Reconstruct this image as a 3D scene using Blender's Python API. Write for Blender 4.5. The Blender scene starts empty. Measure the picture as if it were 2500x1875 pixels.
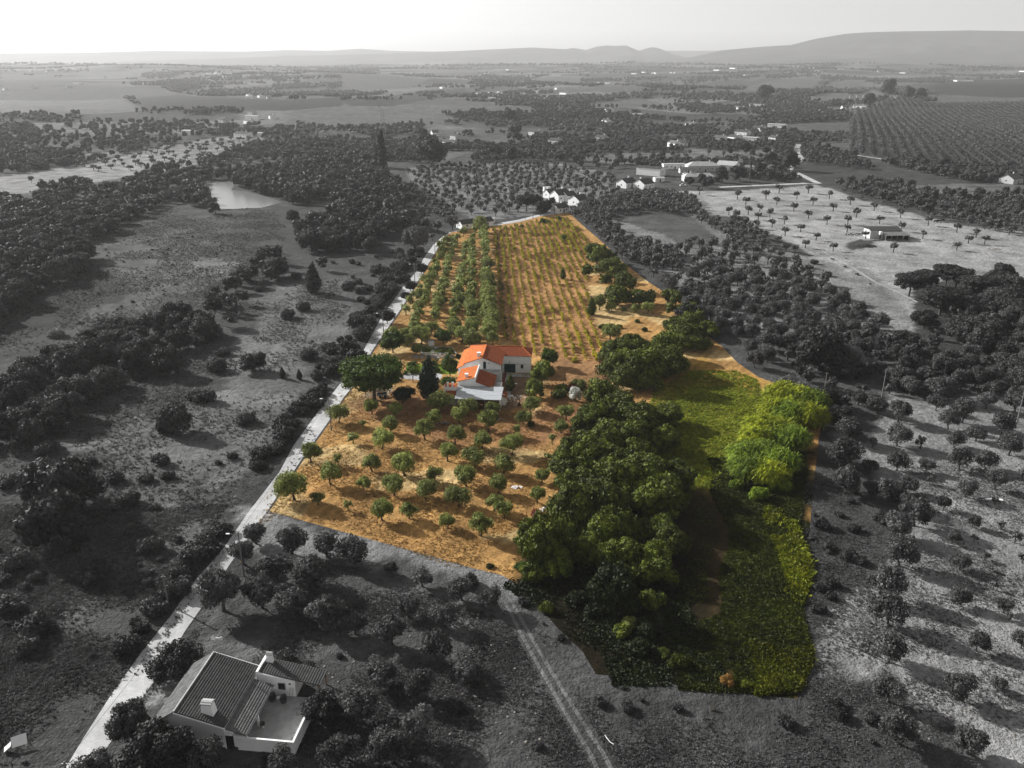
import bpy, math, random
import numpy as np
from math import sin, cos, pi, radians
random.seed(7); rng = np.random.default_rng(7)
SC = bpy.context.scene; COL = SC.collection

# ------------------------------------------------------------------ camera, sky, sun, exposure
CAMH, F = 80.0, 2000.0                      # metres above the ground, focal length in photo pixels (photo 2500 x 1875)
PIT = math.atan((937.5-150)/F); SP, CP = sin(PIT), cos(PIT)
cam = bpy.data.objects.new('camera', bpy.data.cameras.new('camera')); COL.objects.link(cam)
cam.location = (0, 0, CAMH); cam.rotation_euler = (pi/2-PIT, 0, 0)
cam.data.sensor_width = 36; cam.data.lens = 36*F/2500; cam.data.clip_start = .5; cam.data.clip_end = 60000
SC.camera = cam
SUN_EL = radians(25); SUN_DIR = (-cos(radians(33))*cos(SUN_EL), sin(radians(33))*cos(SUN_EL), sin(SUN_EL))
w = bpy.data.worlds.new('World'); SC.world = w; w.use_nodes = True
nt = w.node_tree; bg = nt.nodes['Background']
sky = nt.nodes.new('ShaderNodeTexSky'); sky.sky_type = 'NISHITA'; sky.sun_disc = False
sky.sun_elevation = SUN_EL; sky.sun_rotation = math.atan2(SUN_DIR[0], SUN_DIR[1]); sky.air_density = 1.0; sky.dust_density = 1.6
bw = nt.nodes.new('ShaderNodeRGBToBW'); nt.links.new(sky.outputs[0], bw.inputs[0]); # brighter band just over the horizon, as on a hazy summer morning
tcw = nt.nodes.new('ShaderNodeTexCoord'); sx = nt.nodes.new('ShaderNodeSeparateXYZ'); nt.links.new(tcw.outputs['Generated'], sx.inputs[0])
mr = nt.nodes.new('ShaderNodeMapRange'); mr.interpolation_type = 'SMOOTHSTEP'; nt.links.new(sx.outputs['Z'], mr.inputs[0]); mr.inputs[1].default_value = 0; mr.inputs[2].default_value = .28; mr.inputs[3].default_value = 1.12; mr.inputs[4].default_value = 1.0
mu = nt.nodes.new('ShaderNodeMath'); mu.operation = 'MULTIPLY'; nt.links.new(bw.outputs[0], mu.inputs[0]); nt.links.new(mr.outputs[0], mu.inputs[1]); nt.links.new(mu.outputs[0], bg.inputs[0])
bg.inputs[1].default_value = .095
sl = bpy.data.lights.new('sun', 'SUN'); sl.energy = 5.0; sl.angle = radians(.5); sl.color = (1, .99, .975)
so = bpy.data.objects.new('sun', sl); COL.objects.link(so)
from mathutils import Vector
so.rotation_euler = Vector(SUN_DIR).to_track_quat('Z', 'Y').to_euler()
vs = SC.view_settings; vs.view_transform = 'Standard'; vs.look = 'None'; vs.gamma = 1; vs.exposure = 0.7
SC.cycles.max_bounces = 5; SC.cycles.volume_bounces = 0; SC.cycles.diffuse_bounces = 2; SC.cycles.transparent_max_bounces = 4
HAZE = 7.5e-5

# ------------------------------------------------------------------ terrain and photo-point helpers
def sst(t):
    t = np.clip(t, 0, 1); return t*t*(3-2*t)
def hf(x, y):
    x = np.asarray(x, float); y = np.asarray(y, float)
    r = sst((y-640)/900)
    h = r*(9*np.sin(x/330+1.3)*np.cos(y/430+.5)+5*np.sin((x+y)/230+2)+4*np.sin((x-1.6*y)/520+.4))
    return h+r*3+46*sst((y-2300)/3200)+sst((y-2300)/2500)*8*np.sin(x/700+y/900)
def G(px, py, h=0.0):                       # ground point (world) seen at photo point (px, py); h: height above ground
    dx, dy = (px-1250)/F, (py-937.5)/F
    vx, vy, vz = dx, CP-dy*SP, -(SP+dy*CP)
    if vz > -.0035: vz = -.0035
    t = (CAMH-h)/-vz
    if t*vy > 600:
        ts = np.concatenate([np.arange(500, 2500, 4.), np.arange(2500, 9000, 15.)])
        d = CAMH+ts*vz-h-hf(ts*vx, ts*vy)
        k = np.argmax(d < 0)
        t = ts[k] if d[k] < 0 else 6500.
    return (float(t*vx), float(t*vy))
def G3(px, py, h=0.0):
    x, y = G(px, py, h); return (x, y, float(hf(x, y)))
def px_of(x, y, z=0):                       # photo point of a world point (used for counting and ordering only)
    d = y*CP+(CAMH-z)*SP; return 1250+F*x/d, 937.5+F*((CAMH-z)*CP-y*SP)/d, F/d
def T(tile, x, y):                          # digitising tiles -> photo pixels
    ox, oy, s = {1:(0,0,.377),2:(833,0,.377),3:(1666,0,.377),4:(0,625,.377),5:(833,625,.377),6:(1666,625,.377),
                 7:(0,1250,.377),8:(833,1250,.377),9:(1666,1250,.377),'o':(0,0,1.1302),'a':(1080,430,.1808),'v':(1500,350,.217),
                 'g':(830,830,.1356),'h':(1050,820,.1356),'n':(0,0,1)}[tile]
    return ox+s*x, oy+s*y
def poly(tile, pts): return [G(*T(tile, *p)) for p in pts]
def inside(P, X, Y):
    X = np.asarray(X, float); Y = np.asarray(Y, float); r = np.zeros(X.shape, bool); n = len(P)
    for i in range(n):
        (x0, y0), (x1, y1) = P[i], P[(i+1) % n]
        c = ((y0 > Y) != (y1 > Y)); r ^= c & (X < (x1-x0)*(Y-y0)/((y1-y0) or 1e-9)+x0)
    return r
def vnoise(X, Y, s, seed=0):                # smooth value noise 0..1, numpy
    X = np.asarray(X, float)/s+seed*17.3+1000; Y = np.asarray(Y, float)/s+seed*5.1+1000
    i, j = np.floor(X).astype(np.int64), np.floor(Y).astype(np.int64); u, v = X-i, Y-j; u = u*u*(3-2*u); v = v*v*(3-2*v)
    def hsh(a, b):
        q = (a*374761393+b*668265263+seed*974711) & 0xffffffff; q = ((q ^ (q >> 13))*1274126177) & 0xffffffff
        return ((q ^ (q >> 16)) & 0xffff)/65535.
    return (hsh(i,j)*(1-u)+hsh(i+1,j)*u)*(1-v)+(hsh(i,j+1)*(1-u)+hsh(i+1,j+1)*u)*v

# ------------------------------------------------------------------ materials
def newmat(name):
    m = bpy.data.materials.new(name); m.use_nodes = True; t = m.node_tree
    return m, t, t.nodes['Principled BSDF']
def N(t, kind, **kw):
    n = t.nodes.new(kind)
    for k, v in kw.items(): setattr(n, k, v)
    return n
def math_node(t, op, a, b=None, clamp=False):
    n = N(t, 'ShaderNodeMath', operation=op, use_clamp=clamp)
    for i, v in enumerate((a, b)):
        if v is None: continue
        if isinstance(v, (int, float)): n.inputs[i].default_value = v
        else: t.links.new(v, n.inputs[i])
    return n.outputs[0]
def noise_node(t, scale, detail=3, rough=.6, vec=None):
    n = N(t, 'ShaderNodeTexNoise'); n.inputs['Scale'].default_value = scale; n.inputs['Detail'].default_value = detail
    n.inputs['Roughness'].default_value = rough
    if vec is None:
        g = N(t, 'ShaderNodeNewGeometry'); vec = g.outputs['Position']
    t.links.new(vec, n.inputs['Vector']); return n.outputs['Fac']
def remap(t, v, a, b, c, d):
    n = N(t, 'ShaderNodeMapRange'); t.links.new(v, n.inputs[0])
    for i, q in enumerate((a, b, c, d)): n.inputs[i+1].default_value = q
    return n.outputs[0]
def scale_col(t, col, fac):
    n = N(t, 'ShaderNodeVectorMath', operation='SCALE')
    if isinstance(col, tuple): n.inputs[0].default_value = col[:3]
    else: t.links.new(col, n.inputs[0])
    t.links.new(fac, n.inputs['Scale']); return n.outputs[0]
def ground_mat(name, bump=.5, fine=2.2, contrast=.45, stripe=None, bdist=.12):
    m, t, b = newmat(name)
    a = N(t, 'ShaderNodeAttribute', attribute_name='col')
    n1 = remap(t, noise_node(t, .09, 4), .3, .7, 1-contrast, 1+contrast)
    n2 = remap(t, noise_node(t, .8, 4, .65), .3, .7, 1-contrast*.8, 1+contrast*.8)
    n3 = remap(t, noise_node(t, fine*1.6, 3, .7), .3, .7, 1-contrast*.7, 1+contrast*.7)
    f = math_node(t, 'MULTIPLY', math_node(t, 'MULTIPLY', n1, n2), n3)
    if stripe:
        mp = N(t, 'ShaderNodeMapping'); g = N(t, 'ShaderNodeNewGeometry'); t.links.new(g.outputs['Position'], mp.inputs[0])
        mp.inputs['Rotation'].default_value = (0, 0, stripe[0]); wv = N(t, 'ShaderNodeTexWave'); wv.inputs['Scale'].default_value = stripe[1]
        wv.inputs['Distortion'].default_value = 2.5; wv.inputs['Detail'].default_value = 2; wv.inputs['Detail Scale'].default_value = .4
        t.links.new(mp.outputs[0], wv.inputs['Vector'])
        f = math_node(t, 'MULTIPLY', f, remap(t, wv.outputs['Fac'], 0, 1, 1-stripe[2], 1+stripe[2]))
    t.links.new(scale_col(t, a.outputs['Color'], f), b.inputs['Base Color'])
    b.inputs['Roughness'].default_value = .95; b.inputs['Specular IOR Level'].default_value = .08
    bp = N(t, 'ShaderNodeBump'); bp.inputs['Strength'].default_value = bump; bp.inputs['Distance'].default_value = bdist*8
    hsum = math_node(t, 'ADD', noise_node(t, .55, 5, .62), math_node(t, 'MULTIPLY', noise_node(t, 2.6, 3, .6), .35))
    t.links.new(hsum, bp.inputs['Height'])
    t.links.new(bp.outputs[0], b.inputs['Normal']); return m
def plain(name, col, rough=.8, var=.15, scale=1.5, spec=.2, metal=0, bump=0):
    m, t, b = newmat(name); c = col if isinstance(col, tuple) else (col, col, col)
    f = remap(t, noise_node(t, scale, 4, .65), .3, .7, 1-var, 1+var)
    t.links.new(scale_col(t, c, f), b.inputs['Base Color']); b.inputs['Roughness'].default_value = rough
    b.inputs['Specular IOR Level'].default_value = spec; b.inputs['Metallic'].default_value = metal
    if bump:
        bp = N(t, 'ShaderNodeBump'); bp.inputs['Strength'].default_value = bump; bp.inputs['Distance'].default_value = .1
        t.links.new(noise_node(t, scale*6, 3), bp.inputs['Height']); t.links.new(bp.outputs[0], b.inputs['Normal'])
    return m
def foliage(name, col, tip=None, var=.35, trans=.25):
    m, t, b = newmat(name); c = col if isinstance(col, tuple) else (col, col, col)
    tip = tip or tuple(min(1, q*1.5) for q in c)
    oi = N(t, 'ShaderNodeObjectInfo')
    mx = N(t, 'ShaderNodeMix', data_type='RGBA'); mx.inputs[6].default_value = (*c, 1); mx.inputs[7].default_value = (*tip, 1)
    t.links.new(remap(t, noise_node(t, .9, 3, .7), .35, .68, 0, 1), mx.inputs[0])
    f = math_node(t, 'MULTIPLY', remap(t, noise_node(t, .12, 2), .3, .7, 1-var, 1+var), remap(t, oi.outputs['Random'], 0, 1, 1-var*.8, 1+var*.8))
    f = math_node(t, 'MULTIPLY', f, remap(t, noise_node(t, 5, 2), .3, .7, .65, 1.35))
    cc = scale_col(t, mx.outputs[2], f); t.links.new(cc, b.inputs['Base Color'])
    b.inputs['Roughness'].default_value = .65; b.inputs['Specular IOR Level'].default_value = .18
    tr = N(t, 'ShaderNodeBsdfTranslucent'); t.links.new(cc, tr.inputs[0]); ms = N(t, 'ShaderNodeMixShader'); ms.inputs[0].default_value = trans
    t.links.new(b.outputs[0], ms.inputs[1]); t.links.new(tr.outputs[0], ms.inputs[2]); t.links.new(ms.outputs[0], t.nodes['Material Output'].inputs[0])
    return m
def tile_mat(name, col, var=.25, moss=0):
    m, t, b = newmat(name); tc = N(t, 'ShaderNodeTexCoord')
    wv = N(t, 'ShaderNodeTexWave', bands_direction='Y'); wv.inputs['Scale'].default_value = 1.25; wv.inputs['Distortion'].default_value = .15
    t.links.new(tc.outputs['UV'], wv.inputs['Vector'])
    f = math_node(t, 'MULTIPLY', remap(t, wv.outputs['Fac'], 0, 1, .72, 1.18), remap(t, noise_node(t, 1.3, 5, .75), .3, .7, 1-var, 1+var))
    f = math_node(t, 'MULTIPLY', f, remap(t, noise_node(t, 9, 2), .3, .7, .75, 1.25))
    t.links.new(scale_col(t, col, f), b.inputs['Base Color']); b.inputs['Roughness'].default_value = .85; b.inputs['Specular IOR Level'].default_value = .15
    bp = N(t, 'ShaderNodeBump'); bp.inputs['Strength'].default_value = .7; bp.inputs['Distance'].default_value = .07
    t.links.new(wv.outputs['Fac'], bp.inputs['Height']); t.links.new(bp.outputs[0], b.inputs['Normal']); return m

M = {}
M['terrain'] = ground_mat('terrain_ground', .75, 1.8, .4, bdist=.12)
M['dry'] = ground_mat('dry_straw_ground', .55, 2.4, .36, stripe=(.5, .13, .12), bdist=.09)
M['road'] = ground_mat('pale_road_gravel', .15, 3, .2, bdist=.02)
M['concrete'] = plain('concrete', .36, .9, .2, .8)
M['olive_c'] = foliage('olive_leaves_green', (.065, .085, .015), (.33, .36, .10), .3, .28)
M['olive_g'] = foliage('olive_leaves_grey', .035, (.14,)*3, .3, .22)
M['oak_c'] = foliage('oak_leaves_green', (.010, .024, .003), (.165, .19, .02), .42, .15)
M['lush_c'] = foliage('lush_leaves_green', (.018, .038, .004), (.095, .145, .012), .25, .3)
M['dark_c'] = foliage('cypress_leaves_green', (.008, .017, .006), (.02, .04, .012), .2, .1)
M['dark_g'] = foliage('dark_leaves_grey', .022, (.05,)*3, .25, .1)
M['oak_g'] = foliage('oak_leaves_grey', .018, (.09,)*3, .35, .15)
M['pale_g'] = foliage('pale_leaves_grey', .14, (.3,)*3, .3, .3)
M['vine_c'] = foliage('vine_leaves', (.20, .20, .015), (.58, .48, .04), .3, .35)
M['reed_c'] = foliage('cane_leaves', (.06, .095, .004), (.50, .54, .03), .25, .4)
M['reed_c2'] = foliage('cane_leaves_bluish', (.04, .085, .006), (.32, .42, .04), .25, .4)
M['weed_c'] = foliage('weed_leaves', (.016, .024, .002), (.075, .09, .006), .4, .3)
M['straw'] = foliage('straw_blades', (.32, .19, .06), (.48, .31, .11), .3, .3)
M['meadow'] = foliage('meadow_blades', (.11, .14, .010), (.25, .28, .025), .3, .4)
M['weed2_c'] = foliage('bright_weed_leaves', (.05, .066, .005), (.19, .20, .012), .4, .35)
M['shade_c'] = foliage('shade_painted_leaves', (.006, .010, .002), (.022, .030, .005), .3, .1)  # near-black leaf colour with the shade of the wood painted in
M['grass_l'] = foliage('pale_grass_grey', .09, (.2,)*3, .4, .35)
M['barnroof'] = plain('fibre_cement_roof', .07, .8, .15, .5)
M['barnroof2'] = plain('pale_fibre_cement_roof', .17, .8, .15, .5)
M['rust_c'] = foliage('dead_grass_tuft', (.14, .075, .02), (.26, .15, .04), .3, .3)
M['flower_c'] = foliage('white_blossom', (.35, .36, .3), (.8, .8, .75), .2, .3)
M['red_c'] = foliage('reddish_leaves', (.12, .03, .02), (.3, .08, .05), .2, .3)
M['grass_g'] = foliage('scrub_grass_grey', .05, (.13,)*3, .5, .35)
M['bark_c'] = plain('bark_brown', (.075, .055, .04), .95, .35, 3)
M['bark_g'] = plain('bark_grey', .07, .95, .35, 3)
M['white'] = plain('white_plaster', .88, .85, .06, .7)
M['white_old'] = plain('weathered_white_plaster', .6, .9, .14, .9)
M['greywall'] = plain('grey_plaster', .5, .9, .15, .9)
M['roof_o'] = tile_mat('orange_roof_tiles', (.60, .17, .045), .3)
M['roof_r'] = tile_mat('red_brown_shaded_roof_tiles', (.33, .085, .032), .34)
M['roof_g'] = tile_mat('grey_roof_tiles', (.15, .15, .15), .35)
M['roof_gl2'] = tile_mat('pale_mossy_roof_tiles', (.12, .12, .12), .6)
M['roof_gd'] = tile_mat('dark_grey_roof_tiles', (.075, .075, .075), .35)
M['roof_gl'] = plain('pale_grey_roof', .42, .8, .15, .4)
M['sheet'] = tile_mat('corrugated_sheet_roof', (.48, .5, .52), .12)
M['void'] = plain('dark_opening', .012, .9, .1)
M['glass'] = plain('dark_window_glass', .02, .12, .05, 1, .5)
M['greendoor'] = plain('dark_green_painted_metal', (.008, .035, .03), .5, .1)
M['metal'] = plain('galvanised_steel', .3, .5, .1, 1, .4, .5)
M['wood'] = plain('weathered_wood', (.35, .24, .15), .85, .2, 3)
M['pole'] = plain('grey_concrete_pole', .18, .85, .1, 3)
M['wire'] = plain('black_cable', .01, .6, 0)
M['stone'] = plain('pale_field_stone', (.26,.24,.21), .9, .25, 4)
M['brick'] = plain('terracotta_paving', (.22, .07, .05), .85, .15, 3)
M['wicker'] = plain('grey_wicker', .07, .8, .2, 12)
M['dark'] = plain('dark_scrap_metal', .03, .6, .4, 3)

# ------------------------------------------------------------------ tagging and mesh helpers
def tag(o, label=None, cat=None, group=None, kind=None):
    if label: o['label'] = label
    if cat: o['category'] = cat
    if group: o['group'] = group
    if kind: o['kind'] = kind
    return o
def link(o, parent=None):
    COL.objects.link(o)
    if parent: o.parent = parent
    return o
def thing(name, label, cat, loc=(0,0,0), rz=0, group=None, scale=1):
    o = bpy.data.objects.new(name, None); o.empty_display_size = .3; COL.objects.link(o); o.location = loc; o.rotation_euler = (0, 0, rz)
    o.scale = (scale,)*3; return tag(o, label, cat, group)
def obj(name, me, parent=None, loc=None):
    o = bpy.data.objects.new(name, me); link(o, parent)
    if loc: o.location = loc
    return o
class MB:
    def __init__(s): s.v = []; s.f = []; s.m = []; s.uv = []
    def face(s, pts, mi=0, uv=None):
        n = len(s.v); s.v += [tuple(p) for p in pts]; s.f.append(tuple(range(n, n+len(pts)))); s.m.append(mi)
        s.uv += uv if uv else [(p[0], p[1]) for p in pts]
    def box(s, x0, x1, y0, y1, z0, z1, mi=0): s.prism([(x0,y0),(x1,y0),(x1,y1),(x0,y1)], z0, [z1]*4, mi)
    def prism(s, P, z0, tops, mi=0, zb=None):
        n = len(P); B = [(p[0], p[1], z0) for p in P]; Tt = [(p[0], p[1], t) for p, t in zip(P, tops)]
        s.face(Tt, mi); s.face(B[::-1], mi)
        for i in range(n):
            j = (i+1) % n; s.face([B[i], B[j], Tt[j], Tt[i]], mi)
    def slab(s, pts, th, mi=0):             # sheet polygon (any plane) thickened downwards
        U = [tuple(p) for p in pts]; D = [(p[0], p[1], p[2]-th) for p in pts]; n = len(U); s.face(U, mi); s.face(D[::-1], mi)
        for i in range(n):
            j = (i+1) % n; s.face([D[i], D[j], U[j], U[i]], mi)
    def tiles(s, a, b, c, d, course=.42, step=.06, th=.1, mi=0):   # a,b on the eave; c,d on the ridge (c above b)
        a, b, c, d = (np.array(p, float) for p in (a, b, c, d)); L = (np.linalg.norm(d-a)+np.linalg.norm(c-b))/2
        n = max(2, int(L/course)); up = np.array([0, 0, step]); W = np.linalg.norm(b-a)
        for k in range(n):
            t0, t1 = k/n, (k+1)/n
            p0, p1 = a+(d-a)*t0, b+(c-b)*t0; q1, q0 = b+(c-b)*t1, a+(d-a)*t1
            s.face([p0+up, p1+up, q1, q0], mi, [(0, 0), (0, W), (.1, W), (.1, 0)])
            s.face([p0-up*.3, p1-up*.3, p1+up, p0+up], mi, [(0, 0), (0, W), (0, W), (0, 0)])
        dn = np.array([0, 0, th]); s.face([d-dn, c-dn, b-dn, a-dn], mi)
        for p, q in ((a, b), (b, c), (c, d), (d, a)): s.face([p-dn, q-dn, q, p], mi)
    def tube(s, path, rad, n=6, mi=0, cap=True):
        P = [np.array(p, float) for p in path]; rings = []
        for i, p in enumerate(P):
            d = P[min(i+1, len(P)-1)]-P[max(i-1, 0)]; d /= (np.linalg.norm(d) or 1)
            u = np.cross(d, (0, 0, 1) if abs(d[2]) < .9 else (1, 0, 0)); u /= np.linalg.norm(u); v = np.cross(d, u)
            r = rad[i] if hasattr(rad, '__len__') else rad
            rings.append([p+r*(cos(2*pi*k/n)*u+sin(2*pi*k/n)*v) for k in range(n)])
        base = len(s.v)
        for R in rings: s.v += [tuple(q) for q in R]
        for i in range(len(P)-1):
            for k in range(n):
                l = (k+1) % n; s.f.append((base+i*n+k, base+i*n+l, base+(i+1)*n+l, base+(i+1)*n+k)); s.m.append(mi); s.uv += [(0, 0)]*4
        if cap:
            e = base+(len(P)-1)*n; s.f.append(tuple(range(e, e+n))); s.m.append(mi); s.uv += [(0, 0)]*n
    def mesh(s, name, mats, smooth=False):
        me = bpy.data.meshes.new(name); me.from_pydata(s.v, [], s.f)
        for m in (mats if isinstance(mats, (list, tuple)) else [mats]): me.materials.append(M[m])
        me.polygons.foreach_set('material_index', s.m)
        uv = me.uv_layers.new(name='UVMap'); uv.data.foreach_set('uv', np.array(s.uv, np.float32).ravel())
        if smooth: me.polygons.foreach_set('use_smooth', [True]*len(s.f))
        me.update(); return me
    def build(s, name, mats, parent=None, smooth=False): return obj(name, s.mesh(name, mats, smooth), parent)
def np_mesh(name, V, loops, totals, mats, mi=None):
    me = bpy.data.meshes.new(name); V = np.asarray(V, np.float32); loops = np.asarray(loops, np.int32); totals = np.asarray(totals, np.int32)
    me.vertices.add(len(V)); me.vertices.foreach_set('co', V.ravel()); me.loops.add(len(loops)); me.loops.foreach_set('vertex_index', loops)
    me.polygons.add(len(totals)); me.polygons.foreach_set('loop_start', np.concatenate([[0], np.cumsum(totals)[:-1]]).astype(np.int32))
    me.polygons.foreach_set('loop_total', totals)
    for m in mats: me.materials.append(M[m])
    if mi is not None: me.polygons.foreach_set('material_index', np.asarray(mi, np.int32))
    me.update(calc_edges=True); me.validate(); return me
def set_col(me, C):
    a = me.color_attributes.new('col', 'FLOAT_COLOR', 'POINT'); C4 = np.ones((len(C), 4), np.float32)
    C4[:, :3] = C if np.ndim(C) == 2 and C.shape[1] == 3 else np.repeat(np.asarray(C)[:, None], 3, 1); a.data.foreach_set('color', C4.ravel())
def sheet(name, P, z, cell, colfn, mat, label=None, hfun=False):    # ground sheet inside world polygon P, cut on a grid
    import bmesh
    bm = bmesh.new(); vs_ = [bm.verts.new((x, y, 0)) for x, y in P]; bm.faces.new(vs_)
    xs = [p[0] for p in P]; ys = [p[1] for p in P]
    for ax, lo, hi in ((0, min(xs), max(xs)), (1, min(ys), max(ys))):
        for k in range(1, int((hi-lo)/cell)+1):
            co = [0, 0, 0]; no = [0, 0, 0]; co[ax] = lo+k*cell; no[ax] = 1
            bmesh.ops.bisect_plane(bm, geom=bm.verts[:]+bm.edges[:]+bm.faces[:], plane_co=co, plane_no=no)
    bmesh.ops.recalc_face_normals(bm, faces=bm.faces[:])
    me = bpy.data.meshes.new(name); bm.to_mesh(me); bm.free()
    co = np.zeros(len(me.vertices)*3, np.float32); me.vertices.foreach_get('co', co); co = co.reshape(-1, 3)
    co[:, 2] = z+(hf(co[:, 0], co[:, 1]) if hfun else 0); me.vertices.foreach_set('co', co.ravel())
    if me.polygons and me.polygons[0].normal.z < 0: me.flip_normals()
    set_col(me, colfn(co[:, 0], co[:, 1])); me.materials.append(M[mat]); o = obj(name, me); tag(o, label, kind='structure'); return o
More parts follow.
